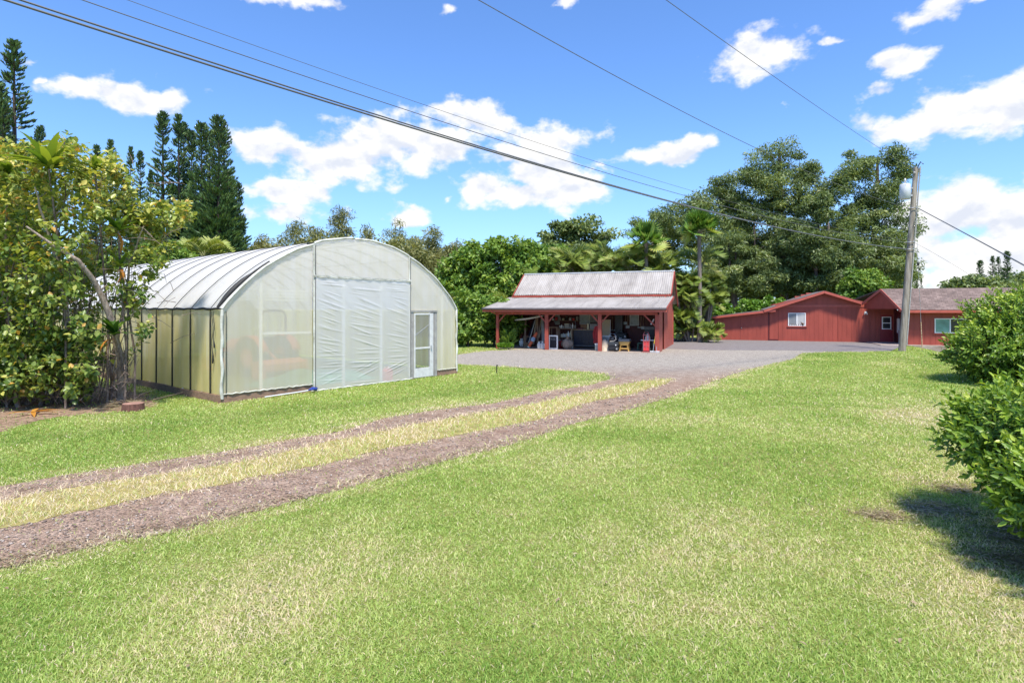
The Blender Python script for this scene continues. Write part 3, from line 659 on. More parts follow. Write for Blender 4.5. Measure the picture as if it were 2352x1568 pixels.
# ---------------------------------------------------------------- carport shed
SF = Vector((8.02, 31.8, 0)); SU, SV = Vector((.936,-.352,0)), Vector((.352,.936,0)); SR = math.atan2(-.352,.936)
sh = thing('carport_shed', 'red carport shed with a two-tier corrugated metal roof and open front', 'shed', SF, SR)
def corr(x0, x1, ya, za, yb, zb, name, pitch=.13, amp=.022):
    n = int((x1-x0)/pitch*6)
    mb = MB()
    def fn(u, v):
        x = x0+(x1-x0)*u; lap = .012 * (int((x-x0)/.8) % 2)
        return (x, ya+(yb-ya)*v, za+(zb-za)*v + amp*math.cos(2*math.pi*(x-x0)/pitch) + lap)
    mb.grid(fn, n, 3); return mb.build(name, m_corr, sh)
m_corr, nt, out = newmat('corrugated_metal'); b = nt.nodes.new('ShaderNodeBsdfPrincipled')
c = ramp(nt, noise(nt, 1.1, 6, .7, (1.2,.25,1)), [(.3, (.27,.245,.215)), (.55, (.42,.39,.35)), (.75, (.51,.48,.44))])
c = mixc(nt, math_(nt, 'MULTIPLY', noise(nt, 3, 5, .75, (2.5,.5,1)), .35), c, (.14,.11,.105))
tc_ = nt.nodes.new('ShaderNodeTexCoord'); sp_ = nt.nodes.new('ShaderNodeSeparateXYZ'); lk(nt, tc_.outputs['Object'], sp_.inputs[0])
lap = math_(nt, 'LESS_THAN', math_(nt, 'FRACT', math_(nt, 'ADD', math_(nt, 'MULTIPLY', sp_.outputs[0], 1/1.05), math_(nt, 'MULTIPLY', noise(nt, .4, 2), .5))), .07)
c = mixc(nt, math_(nt, 'MULTIPLY', lap, math_(nt, 'MULTIPLY', noise(nt, .9, 4, .7), .55), True), c, (.14,.12,.11))
lk(nt, c, b.inputs['Base Color']); b.inputs['Roughness'].default_value = .55; b.inputs['Metallic'].default_value = .15; lk(nt, b.outputs[0], out.inputs[0])
corr(-10.25,.52,-.5,2.46,4.05,3.20,'lower_roof')
corr(-9.85,.40,3.82,3.34,6.0,4.84,'upper_roof')
corr(-9.85,.40,6.0,4.84,8.6,2.75,'upper_roof')
MB().tube([(-9.87,6,4.86),(.42,6,4.86)], .06, 8).build('ridge_cap', GALV, sh)
MB().box(-10.0,.38,3.78,3.84,3.19,3.31).build('roof_fascia', RED, sh)
for i in range(12): MB().box(-9.7+.9*i,-9.62+.9*i,3.72,3.79,3.2,3.30).build('rafter_end', REDLT, sh)
for x in (-9.9,.40):
    MB().bar((x,3.8,3.27),(x,6.02,4.78),.05,.2).build('rake_board', RED, sh); MB().bar((x,6.02,4.78),(x,8.65,2.66),.05,.2).build('rake_board', RED, sh)
for x in (-10.28,.54): MB().bar((x,-.5,2.37),(x,4.0,3.11),.05,.17).build('rake_board', RED, sh)
GUT = mat('dark_gutter', (.10,.085,.085), .5, .2, 5)
MB().grid(lambda u,v: (-10.3+10.85*u, -.56-.07*math.sin(math.pi*v), 2.475-.13*v), 4, 6).build('gutter', GUT, sh, solid=.008)
MB().box(-10.3,.55,-.50,-.46,2.24,2.42).build('eave_fascia', REDLT, sh)
MB().box(-9.62,.02,-.11,.11,2.08,2.27).build('beam', RED, sh)
mb = MB()
for i in range(12): x = -9.5+.86*i; mb.bar((x,-.44,2.33),(x,3.95,3.05),.05,.13)
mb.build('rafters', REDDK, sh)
MB().tube([(-9.75,-.60,2.4),(-9.72,-.5,2.25),(-9.6,-.13,2.12)], .035, 8).build('downspout', REDLT, sh)
for x, wd in ((-9.5,.16),(-6.37,.21),(-3.2,.21)):
    p = MB().box(x-wd/2,x+wd/2,-wd/2,wd/2,-.12,2.08).build('post', RED, sh, bevel=.01)
    for s in ((1,) if x < -9 else (-1,1)):
        MB().bar((x+s*.06,0,1.62),(x+s*.5,0,2.1),.07,.07,up=(0,1,0)).build('knee_brace', RED, p)
MB().bar((-.1,.05,1.45),(-.75,.05,2.1),.07,.07,up=(0,1,0)).build('knee_brace', RED, sh)
# right wall in two lengths with a recessed door between
def siding(mb, x0, x1, zb, top, y, flip=False, bw=.2, fn=None, t=.02):
    fn = fn or (lambda x, d, z: (x, y + d, z))
    x = x0; n = max(1, round((x1-x0)/bw)); bw = (x1-x0)/n
    for k in range(n):
        a, b_ = x0+bw*k+.005, x0+bw*(k+1)-.005; za, zb_ = top(a), top(b_)
        vs = [fn(a,0,zb),fn(b_,0,zb),fn(b_,0,zb_),fn(a,0,za),fn(a,t,zb),fn(b_,t,zb),fn(b_,t,zb_),fn(a,t,za)]
        mb.add(vs, [(0,1,2,3),(0,3,7,4),(1,5,6,2),(3,2,6,7)] if not flip else [(3,2,1,0),(4,7,3,0),(2,6,5,1),(7,6,2,3)])
    n = max(2, n//3); 
    for k in range(n):
        a, b_ = x0+(x1-x0)*k/n, x0+(x1-x0)*(k+1)/n
        vs = [fn(a,t,zb),fn(b_,t,zb),fn(b_,t,top(b_)),fn(a,t,top(a)),fn(a,t+.06,zb),fn(b_,t+.06,zb),fn(b_,t+.06,top(b_)),fn(a,t+.06,top(a))]
        mb.add(vs, [(0,1,2,3),(7,6,5,4),(3,2,6,7)])
    return mb
side = lambda x0: (lambda y, d, z: (x0 - d, y, z))
ztop = lambda y: 2.28 + .155*y if y < 3.8 else min(3.2+(y-3.8)*.68, 4.7-(y-6)*.8 if y > 6 else 9)
mb = siding(MB(), .0, 1.7, -.1, ztop, 0, fn=side(.1)); siding(mb, 2.6, 8.2, -.1, ztop, 0, fn=side(.1)); mb.build('side_wall', REDLT, sh)  # lighter red puts the sunlit look of this wall into its colour
MB().box(-.12,.104,-.1,-.004,-.1,2.1).build('corner_post', RED, sh, bevel=.01)
d = MB().box(-.06,-.02,1.7,2.6,-.1,2.5).build('side_door', RED, sh); MB().lathe([(0,0),(.03,.0),(.035,.04),(.0,.06)], (.0,1.8,1.0), 10, 'x').build('knob', GALV, d)
MB().bar((.08,8.2,0),(.08,8.2,2.4),.12).build('corner_post', REDLT, sh)
siding(MB(), 0, 8.2, -.1, ztop, 0, flip=True, fn=lambda y,d,z: (-9.35+d, y, z) if y > 3.8 else (-9.35+d, 3.8+(y)*.0, z)).build('side_wall', RED, sh)
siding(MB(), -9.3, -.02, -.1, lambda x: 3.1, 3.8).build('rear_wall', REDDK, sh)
MB().box(-9.42,-9.28,3.7,3.84,-.1,3.0).build('post', RED, sh)
MB().box(-9.7,.1,-.25,3.78,-.15,.012).build('floor_slab', CONC, sh)
# windows and light panels in the rear wall
def sx_(zx, b_):   # shed local x for a point seen at zx, set b_ metres behind the front line
    r = ((1400+zx*.27636)*.765625 - CX) / F
    a = (8.02+.352*b_ - r*(31.8+.936*b_)) / (.936+.352*r); return -a
def sz_(zy, x, b_):
    dd = 31.8 - .352*x + .936*b_; return H + (HY - (780+zy*.27636)*.765625) / F * dd
def winpanel(zx0, zx1, zy0, zy1, b_, m, frame=True, name='window'):
    x0, x1 = sx_(zx0,b_), sx_(zx1,b_); z1, z0 = sz_(zy0,x0,b_), sz_(zy1,x0,b_)
    o = MB().box(x0,x1,b_-.03,b_,z0,z1).build(name, m, sh)
    if frame:
        mb = MB(); t = .05
        mb.box(x0-t,x0,b_-.05,b_+.01,z0-t,z1+t); mb.box(x1,x1+t,b_-.05,b_+.01,z0-t,z1+t); mb.box(x0,x1,b_-.05,b_+.01,z0-t,z0); mb.box(x0,x1,b_-.05,b_+.01,z1,z1+t); mb.build('frame', WHITEDULL, o)
    return o
PANE = mat('pale_pane', (.36,.40,.40), .3, .25, 3)
winpanel(1780,1862,560,703,3.76,PANE); winpanel(1236,1330,560,690,3.76,PANE)
winpanel(960,1010,560,700,3.74,GREYW,False,'wall_panel'); winpanel(1338,1420,560,680,3.74,GREYW,False,'wall_panel')

# ---- things under the carport (each its own object, standing where the photo shows it)
SG = 'things stored under the carport'
def sth(name, label, cat, zx, b_, z=0.012, rz=0):
    x = sx_(zx, b_); p = SF + SU*x + SV*b_; return thing(name, label, cat, (p.x, p.y, z), SR + rz, SG)
def szs(zx0, zx1, b_): return sx_(zx1,b_) - sx_(zx0,b_)
def spt(zx, zy, b_):
    x = sx_(zx,b_); p = SF + SU*x + SV*b_; return Vector((p.x, p.y, sz_(zy,x,b_)))
def stag(o, label, cat): return tag(o, label, cat, SG)
# surfboard slung under the roof
a, b_ = spt(515,656,1.3), spt(840,606,1.7)
mb = MB(); ax = (b_-a); up = Vector((0,0,1)); sd_ = ax.cross(up).normalized()
def sb(u, v):
    t = 2*math.pi*v; wv = .27*math.sin(math.pi*min(.98,max(.03,u)))**.6; return a + ax*u + sd_*(wv*math.cos(t)) + up*(.075*math.sin(math.pi*u)**.5*math.sin(t) + .10*(u-.5)**2)
mb.grid(sb, 24, 14); stag(mb.build('surfboard', WHITE), 'white surfboard slung under the roof at the open left end', 'surfboard')
t = sth('propane_tank', 'white propane cylinder standing near the left back post', 'gas tank', 596, 2.4)
MB().lathe([(0,.04),(.13,.05),(.155,.12),(.155,.30),(.12,.39),(.03,.42),(0,.42)], n=20).build('body', WHITE, t); MB().lathe([(.1,.41),(.105,.41),(.105,.5),(.1,.5)], n=16).build('collar', WHITE, t); MB().lathe([(.1,0),(.11,0),(.11,.06),(.1,.06)], n=16).build('foot_ring', WHITE, t); MB().lathe([(0,.42),(.02,.42),(.03,.47),(.03,.5),(0,.5)], n=8).build('valve', GALV, t)
for q, (z0, z1, b0, b1, w_, m, lb) in enumerate((
   ((632,905),(640,640),2.0,2.5,.10,TIMBER,'brown board standing upright behind the propane cylinder'),
   ((672,900),(752,625),1.6,3.2,.05,WHITEDULL,'thin white plank leaning diagonally beside the surfboard'),
   ((655,890),(735,650),1.9,3.3,.14,DARKCAB,'dark blue plank leaning behind the thin white plank'),
   ((724,915),(757,620),1.2,3.0,.10,LUMBER,'honey coloured board leaning behind the orange roll'),
   ((772,900),(766,600),1.9,2.6,.13,TIMBER,'upright reddish brown board behind the orange roll'),
   ((782,830),(812,610),1.2,2.7,.045,LUMBER,'slim pale batten leaning to the right of the orange roll'),
   ((785,840),(815,735),1.0,2.0,.04,LUMBER,'short pale batten crossing the slim leaning batten'),
   ((828,905),(815,610),1.0,2.6,.12,GREYW,'wide grey board leaning by the left middle post'),
   ((843,880),(828,640),1.0,2.5,.08,GREYW,'narrow grey board leaning closest to the left middle post'))):
    o = MB().bar(spt(z0[0],z0[1],b0), spt(z1[0],z1[1],b1), w_, .03, up=SV).build('plank', m); stag(o, lb, 'plank')
a, b_ = spt(672,945,.75), spt(762,785,1.2)
t = thing('fabric_roll', 'orange fabric roll tied with blue cloth, leaning on the planks', 'roll', a, 0, SG)
v = b_ - a
MB().tube([v*0, v*.06, v*.36, v*.4], [.05,.085,.10,.08], 12).build('lower_roll', mat('orange_cloth', (.62,.13,.05), .7, .2, 10), t)
MB().tube([v*.38, v*.45, v*.58, v*.64], [.10,.14,.14,.10], 12).build('blue_band', mat('blue_band', (.06,.18,.36), .6, .35, 9, col2=(.4,.5,.55)), t)
MB().tube([v*.62, v*.7, v*.95, v*1.0], [.09,.105,.09,.04], 12).build('upper_roll', MATS['orange_cloth'], t)
MB().tube([v*-.04, v*.02], [.075,.085], 10).build('end_cap', mat('pale_green_cloth', (.40,.55,.45), .7, .1, 8), t)
for i, (zx, lb) in enumerate(((786,'leftmost of the three white water jugs by the left middle post'),(823,'middle one of the three white water jugs'),(857,'white water jug touching the left middle post'))):
    t = sth('water_jug', lb, 'jug', zx, .55)
    MB().lathe([(0,.005),(.115,.01),(.12,.04),(.12,.27),(.10,.33),(.045,.37),(.04,.40),(0,.40)], n=18).build('body', WHITEDULL, t); MB().lathe([(0,.45),(.045,.45),(.045,.40),(.0,.40)], n=12).build('cap', WHITE, t)
for i, (zx, lb) in enumerate(((800,'short grey timber offcut lying across the water jugs'),(835,'pale lumber offcut on top of the water jugs'))):
    o = MB().bar(spt(zx-25,893+6*i,.6), spt(zx+35,872+10*i,.75), .12, .05).build('timber_offcut', GREYW if i == 0 else LUMBER); stag(o, lb, 'offcut')
t = sth('chalkboard', 'white framed chalkboard with faint chalk writing, leaning beside the post', 'chalkboard', 940, .5)
w2, hh = szs(890,990,.5)/2, sz_(818,sx_(940,.5),.5)
mb = MB(); f = .075; mb.box(-w2,-w2+f,-.03,.03,0,hh); mb.box(w2-f,w2,-.03,.03,0,hh); mb.box(-w2+f,w2-f,-.03,.03,0,f); mb.box(-w2+f,w2-f,-.03,.03,hh-f,hh); mb.build('frame', WHITE, t)
MB().box(-w2+f,w2-f,-.012,.02,f,hh-f).build('slate', mat('slate', (.012,.012,.02), .6, .2, 6), t)
cu = bpy.data.curves.new('chalk', 'FONT'); cu.body = 'FREE'; cu.size = .19; cu.align_x = 'CENTER'; cu.extrude = .001
cu.materials.append(mat('chalk', (.20,.20,.22), .9, .1, 20)); tf_ = bpy.data.objects.new('chalk_tmp', cu); COL.objects.link(tf_); bpy.context.view_layer.update(); tme = bpy.data.meshes.new_from_object(tf_); bpy.data.objects.remove(tf_)
tx = bpy.data.objects.new('chalk_writing', tme); COL.objects.link(tx); tx.parent = t; tx.location = (-.04,-.016,hh-f-.22); tx.rotation_euler = (math.pi/2,0,0)
def table(name, lb, zx0, zx1, zyt, b_, m, deep=.6, th=.05, leg=.06, extra=None):
    t = sth(name, lb, 'workbench', (zx0+zx1)/2, b_); w2 = szs(zx0,zx1,b_)/2; zt = sz_(zyt, sx_(zx0,b_), b_)
    MB().box(-w2,w2,0,deep,zt-th,zt).build('top', m, t)
    for x in (-w2+leg/2, w2-leg/2):
        for y in (leg/2, deep-leg/2): MB().box(x-leg/2,x+leg/2,y-leg/2,y+leg/2,0,zt-th).build('leg', m, t)
    return t, zt, w2
table('workbench', 'rough brown timber bench behind the chalkboard', 890, 982, 728, 1.9, TIMBER)
t, zt, w2 = table('counter', 'long thin-topped counter over a dark cabinet at the back', 1130, 1425, 752, 2.3, LUMBER, .6, .04)
MB().box(-w2+.18,w2-.05,.03,.58,.06,zt-.05).build('cabinet', DARKCAB, t); 
for i in range(3): MB().box(-w2+.2+i*(2*w2-.3)/3,-w2+.18+(i+1)*(2*w2-.3)/3,.008,.03,.1,zt-.08).build('cabinet_door', DARKCAB, t)
MB().box(-w2,w2,-.01,.02,.12,.15).build('foot_rail', GREYW, t)
t, zt, w2 = table('shelf_rack', 'brown shelf rack of bottles between chalkboard and counter', 985, 1150, 742, 2.4, TIMBER, .45)
zs = sz_(838,sx_(1060,2.4),2.4); MB().box(-w2,w2,0,.45,zs-.04,zs).build('shelf', TIMBER, t)
def bottle(lb, zx, zy, b_, h, r, m, capm):
    p = spt(zx, zy, b_); t = thing('bottle', lb, 'bottle', p, 0, 'bottles on the shelf rack')
    MB().lathe([(0,0),(r,.0),(r,h*.62),(r*.4,h*.8),(r*.35,h*.88),(0,h*.88)], n=12).build('body', m, t); MB().lathe([(0,h),(r*.42,h),(r*.42,h*.87),(0,h*.87)], n=8).build('cap', capm, t)
PC = mat('black_cap', (.02,.02,.02), .5, .1, 5); CREAM = mat('cream_plastic', (.60,.55,.42), .5, .12, 7)
for zx, h, r, m, c_, lb in ((1032,.26,.07,CREAM,PC,'cream bottle, leftmost on the lower shelf of the rack'),(1050,.3,.06,WHITEDULL,PC,'white bottle second from the left on the lower shelf'),(1068,.27,.07,WHITEDULL,PC,'white bottle in the middle of the lower shelf'),(1085,.3,.06,CREAM,PC,'narrow cream bottle right of the middle on the lower shelf'),(1104,.38,.075,WHITE,WHITE,'tall bright white bottle on the lower shelf'),(1132,.42,.08,CREAM,CREAM,'tallest cream bottle at the right end of the lower shelf')):
    bottle(lb, zx, 838, 2.5, h, r, m, c_)
for zx, h, r, m, c_, lb in ((1012,.2,.06,WHITEDULL,PC,'small white jar at the left of the rack top'),(1030,.27,.055,WHITE,PC,'white bottle with black cap on the rack top'),(1046,.2,.07,GREYW,PC,'short grey tin on the rack top'),(1125,.22,.06,GREYW,WHITE,'grey spray can near the right end of the rack top'),(1150,.33,.05,WHITE,WHITE,'tall white bottle at the right end of the rack top'),(1178,.26,.06,GREYW,PC,'grey bottle just right of the tall white one')):
    bottle(lb, zx, 741, 2.6, h, r, m, c_)
def sbox(name, lb, cat, zx0, zx1, zy0, zy1, b_, m, deep=.35, part=None, bev=.01):
    zx = (zx0+zx1)/2; w2 = szs(zx0,zx1,b_)/2; x = sx_(zx,b_); z0, z1 = sz_(zy1,x,b_), sz_(zy0,x,b_)
    z0 = max(z0,.012) if z0 < .12 else z0
    p = SF+SU*x+SV*b_; t = thing(name, lb, cat, (p.x,p.y,z0), SR, SG); h = z1-z0
    MB().box(-w2,w2,0,deep,0,h*.86).build('body', m, t, bevel=bev); MB().box(-w2-.012,w2+.012,-.012,deep+.012,h*.86+.002,h).build('lid', part or m, t, bevel=bev)
    return t, w2, h
sbox('storage_box','pale carton on the shelf rack top between the bottles','box',1062,1110,690,741,2.55,GREYW,.3,CREAM)
sbox('storage_box','wide grey tub at the right end of the counter','box',1335,1420,690,751,2.4,mat('grey_tub',(.20,.20,.20),.5,.1,5),.4)
sbox('storage_box','flat maroon box lying on the counter','box',1205,1260,735,751,2.4,mat('maroon',(.16,.04,.06),.6,.1,5),.3)
sbox('storage_box','brown carton on the counter below the pale window','box',1235,1300,700,751,2.55,mat('brown_card',(.22,.12,.07),.8,.15,5),.25)
sbox('carton','narrow pale yellow carton standing on the counter','carton',1305,1325,688,751,2.38,mat('pale_card',(.55,.52,.36),.7,.1,5),.12)
t = sth('bucket', 'dark red bucket on the floor beside the chalkboard', 'bucket', 1030, 1.6)
MB().lathe([(0,.01),(.17,.01),(.22,.42),(.23,.44),(.21,.44),(.165,.03),(0,.03)], n=20).build('body', mat('dark_red_plastic',(.35,.03,.03),.4,.15,6), t); MB().tube([(.21*math.cos(a),0,.42+.1*math.sin(a)) for a in [math.pi*i/10 for i in range(11)]], .008, 5).build('handle', GALV, t)
mb = MB(); mb.grid(lambda u,v: ((.36+.07*math.sin(u*6.28*3))*math.sin(math.pi*v)*math.cos(6.283*u), (.26+.04*math.sin(u*6.28*2))*math.sin(math.pi*v)*math.sin(6.283*u), .30-.30*math.cos(math.pi*v)*(1+.15*math.sin(u*12))), 24, 12)
t = sth('feed_sack', 'slumped tan sack on the floor left of the dark cabinet', 'sack', 1088, 1.1, z=0.0); mb.build('body', mat('tan_cloth',(.33,.24,.18),.9,.25,7), t); MB().tube([(0,0,.58),(.02,0,.66),(.08,.0,.74)], [.09,.05,.07], 8).build('tied_neck', MATS['tan_cloth'], t)
# red jacket hanging at the middle post
p = spt(1418,715,.9); mb = MB(); mb.grid(lambda u,v: ((.10+.14*v)*math.cos(6.283*u), (.06+.05*v)*math.sin(6.283*u)+.015*math.sin(u*31)*v, -1.0*v), 30, 8)
t = thing('jacket', 'dark red jacket hanging behind the right middle post', 'jacket', p, SR, SG); mb.build('body', mat('red_cloth',(.28,.02,.025),.8,.2,6), t); MB().tube([(-.1,-.02,-.05),(-.2,-.03,-.4),(-.2,-.05,-.75)], [.06,.065,.05], 8).build('sleeve', MATS['red_cloth'], t)
x0, x1, b_ = sx_(1468,2.6), sx_(1556,2.6), 2.6
t = sth('panel_board', 'tall beige panel board leaning behind the right middle post', 'board', 1512, 2.6); w2 = (x1-x0)/2; zt = sz_(648,sx_(1512,2.6),2.6)
MB().box(-w2,w2,0,.05,0,zt).build('sheet', mat('beige_board',(.50,.40,.26),.7,.08,3), t); MB().box(w2+.002,w2+.03,-.01,.06,0,zt).build('edge_strip', WHITEDULL, t)
t, w2, h = sbox('cooler','white and grey cooler box against the right middle post','cooler',1392,1434,905,995,.25,mat('grey_green_plastic',(.34,.38,.36),.5,.1,5),.35,WHITE,.02); MB().tube([(-w2*.8,-.03,h*.8),(0,-.05,h*.74),(w2*.8,-.03,h*.8)], .012, 6).build('handle', WHITE, t)
t = sth('tote_bag', 'cream cloth bag slumped between post and black tool chest', 'bag', 1500, .35, z=0); mb = MB(); mb.grid(lambda u,v: (.27*math.cos(6.283*u)*(1-.35*v), .2*math.sin(6.283*u)*(1-.5*v), .62*v+.03*math.sin(u*19)*v), 24, 8); mb.build('body', mat('cream_cloth',(.58,.50,.38),.9,.2,7), t); MB().tube([(-.12,-.08,.6),(-.08,-.1,.74),(.08,-.1,.74),(.12,-.08,.6)], .014, 6).build('strap', BLACKP, t)
t = sth('storage_tub', 'clear grey lidded tub behind the cream bag', 'tub', 1500, 1.2); MB().prism([(-.3,0),(.3,0),(.36,.75),(-.36,.75)], lambda a,b: (a,0,b), lambda a,b: (a,.4,b)).build('body', GREYW, t); MB().box(-.4,.4,-.03,.43,.755,.82).build('lid', WHITEDULL, t, bevel=.01)
t = sth('tool_chest', 'black wheeled tool chest at the carport edge', 'tool chest', 1590, .05); w2 = szs(1535,1640,.05)/2; h = sz_(893,sx_(1590,.05),.05)
MB().prism([(-w2*.9,.06),(w2*.9,.06),(w2,h*.6),(-w2,h*.6)], lambda a,b: (a,0,b), lambda a,b: (a,.4,b)).build('body', BLACKP, t, bevel=.015); MB().box(-w2-.01,w2+.01,-.02,.42,h*.6+.005,h).build('lid', mat('charcoal_plastic',(.04,.045,.05),.4,.2,7), t, bevel=.03)
for s in (-.1,.46): 
    wl = MB().lathe([(.05,-.03),(.13,-.03),(.14,0),(.13,.03),(.05,.03)], (w2*.8,s,.145), 18, 'y').build('wheel', RUBBER, t); MB().lathe([(0,-.02),(.06,-.03),(.06,.03),(0,.02)], (w2*.8,s,.145), 12, 'y').build('hub', GALV, wl)
MB().lathe([(0,-.01),(.035,-.01),(.035,.01),(0,.01)], (w2*.55,-.035,h*.68), 12, 'y').build('badge', WHITE, t)
p = SF+SU*sx_(1577,.12)+SV*.12; t = thing('wet_dry_vacuum', 'small black vacuum with curved grey handle on the tool chest', 'vacuum', (p.x,p.y,h+.016), SR, SG)
MB().lathe([(0,0),(.17,0),(.19,.06),(.18,.22),(.12,.30),(0,.32)], (0,.16,0), 18).build('body', BLACKP, t); MB().tube([(-.19,.16,.12),(-.2,.16,.36),(-.1,.16,.46),(.1,.16,.46),(.2,.16,.36),(.19,.16,.12)], .016, 8).build('handle', GALV, t); MB().tube([(.1,.05,.3),(.2,-.02,.34),(.24,-.02,.15),(.1,-.04,.04),(-.1,-.03,.03)], .025, 8).build('hose', GREYW, t); MB().box(-.12,.12,-.03,-.02,.02,.06).build('yellow_stripe', mat('yellow_paint',(.62,.46,.08),.5,.1,5), t)
t = sth('tool_stand', 'yellow timber tool stand with a grey machine bed on top', 'tool stand', 1710, .35); w2 = szs(1652,1768,.35)/2; h = sz_(888,sx_(1710,.35),.35)
YW = mat('yellow_wood', (.58,.34,.09), .6, .15, 5)
for s in (-1,1):
    for y in (.0,.42): MB().bar((s*w2*.85,y,0),(s*w2*.6,y,h*.72),.07,.07,up=(0,1,0)).build('leg', YW, t)
MB().prism([(-w2*.75,h*.62),(w2*.75,h*.62),(w2,h),(-w2,h)], lambda a,b: (a,-.05,b), lambda a,b: (a,.5,b)).build('apron', YW, t); MB().box(-w2*.72,w2*.72,-.03,.03,h*.2,h*.36).build('stretcher', YW, t)
MB().box(-w2*1.05,w2*1.02,-.08,.52,h+.003,h+.15).build('machine_bed', mat('dull_steel',(.16,.16,.16),.5,.2,6), t, bevel=.01)
t = sth('ride_on_mower', 'black ride-on mower with two pale headlamps in the shadow', 'mower', 1668, 2.2); z0 = sz_(905,sx_(1668,2.2),2.2)
MB().prism([(-.4,.3),(.4,.3),(.36,.82),(.22,.95),(-.22,.95),(-.36,.82)], lambda a,b: (a,0,b), lambda a,b: (a,.9,b)).build('hood', BLACKP, t, bevel=.04); MB().tube([(-.2,.9,.9),(-.2,1.0,1.1),(.2,1.0,1.1),(.2,.9,.9)], .02, 6).build('steering_wheel', BLACKP, t)
for s in (-1,1):
    MB().lathe([(0,-.02),(.06,-.015),(.06,.02),(0,.02)], (s*.28,-.01,.74), 14, 'y').build('headlamp', WHITEDULL, t); MB().lathe([(0,-.08),(.18,-.08),(.2,0),(.18,.08),(0,.08)], (s*.42,.1,.2), 16, 'y').build('wheel', RUBBER, t)
MB().box(-.07,.07,-.01,.0,.6,.68).build('plate', WHITEDULL, t)
sbox('metal_cabinet','tall dark grey metal cabinet at the back wall','cabinet',1610,1690,600,900,3.2,mat('gunmetal',(.07,.07,.075),.45,.15,5),.4)
sbox('appliance','black boxy grill cabinet behind the red hand truck','grill',1930,2040,722,960,1.6,BLACKP,.5,mat('dark_steel',(.09,.09,.09),.4,.2,5))
t = sth('hand_truck', 'red hand truck standing upright near the right corner', 'hand truck', 1950, .12); w2 = szs(1915,1990,.12)/2; h = sz_(787,sx_(1950,.12),.12)
HR = mat('faded_red_steel', (.50,.13,.13), .5, .2, 8)
MB().tube([(-w2*.8,0,.08),(-w2*.85,0,h-.15),(-w2*.6,0,h),(w2*.6,0,h),(w2*.85,0,h-.15),(w2*.8,0,.08)], .022, 8).build('frame', HR, t)
mb = MB()
for z in (.35,.62,.95): mb.bar((-w2*.82,0,z),(w2*.82,0,z),.03)
mb.bar((0,0,.1),(0,0,.95),.03); mb.build('cross_bars', HR, t); MB().box(-w2,w2,-.22,.01,.02,.04).build('toe_plate', HR, t)
MB().box(-w2*.7,w2*.7,.01,.03,.08,.6).build('back_plate', JR, t)
for s in (-1,1): MB().lathe([(0,-.03),(.09,-.03),(.11,0),(.09,.03),(0,.03)], (s*(w2+.03),.08,.115), 16, 'x').build('wheel', RUBBER, t)
t = sth('folding_table', 'narrow white table top behind the red hand truck', 'table', 1965, .6); w2 = szs(1890,2038,.6)/2; h = sz_(868,sx_(1965,.6),.6)
MB().box(-w2,w2,0,.45,h-.05,h).build('top', WHITE, t)
for s in (-1,1): MB().bar((s*w2*.8,.22,0),(s*w2*.7,.22,h-.05),.03).build('leg', GALV, t)
p = SF+SU*sx_(1965,.75)+SV*.75; t = thing('paper_bag', 'crumpled white paper bag on the white table', 'bag', (p.x,p.y,h+.002), SR, SG); mb = MB(); mb.grid(lambda u,v: (.16*math.cos(6.283*u)*(1-.7*v*v), .12*math.sin(6.283*u)*(1-.7*v*v), .34*v+.02*math.sin(u*20)), 20, 8); mb.build('body', WHITEDULL, t)
for zx, zx1, lb in ((2022,2046,'left one of two push brooms leaning by the right wall corner'),(2062,2062,'right one of two push brooms leaning by the right wall corner')):
    a, b_ = spt(zx,1010,-.12), spt(zx1,828,-.02); t = thing('push_broom', lb, 'broom', (a.x,a.y,.012), SR, 'push brooms at the carport corner'); v = b_-Vector((a.x,a.y,.05)); v = Vector((v.dot(SU), v.dot(SV), v.z))
    MB().tube([v*.02+Vector((0,0,.05)), v*.5+Vector((0,0,.05))], .016, 8).build('lower_handle', GALV, t); MB().tube([v*.5+Vector((0,0,.05)), v+Vector((0,0,.05))], .019, 8).build('upper_handle', mat('yellow_plastic',(.75,.52,.06),.4,.1,6), t)
    MB().box(-.16,.16,-.04,.04,.05,.09).build('block', WHITE, t); MB().box(-.155,.155,-.035,.035,0,.05).build('bristles', mat('grey_bristles',(.35,.35,.36),.9,.3,40), t)
o = MB().tube([spt(2000,700,.5), spt(2035,640,.5)], .045, 8).build('paper_roll', WHITEDULL); stag(o, 'pale paper roll tucked behind the right knee brace', 'roll')
t = sth('green_plastic_chair', 'dark green folded chair in shadow left of the hand truck', 'chair', 1888, .9)
GP = mat('dark_green_plastic', (.02,.09,.06), .5, .1, 6)
MB().prism([(-.18,.42),(.2,.42),(.2,.46),(-.18,.46)], lambda a,b: (a,0,b), lambda a,b: (a,.4,b)).build('seat', GP, t); MB().bar((.2,.2,.44),(.26,.2,.95),.36,.03,up=(1,0,0)).build('backrest', GP, t)
for x in (-.16,.18):
    for y in (.03,.37): MB().bar((x*1.2,y,0),(x,y,.42),.04).build('leg', GP, t)

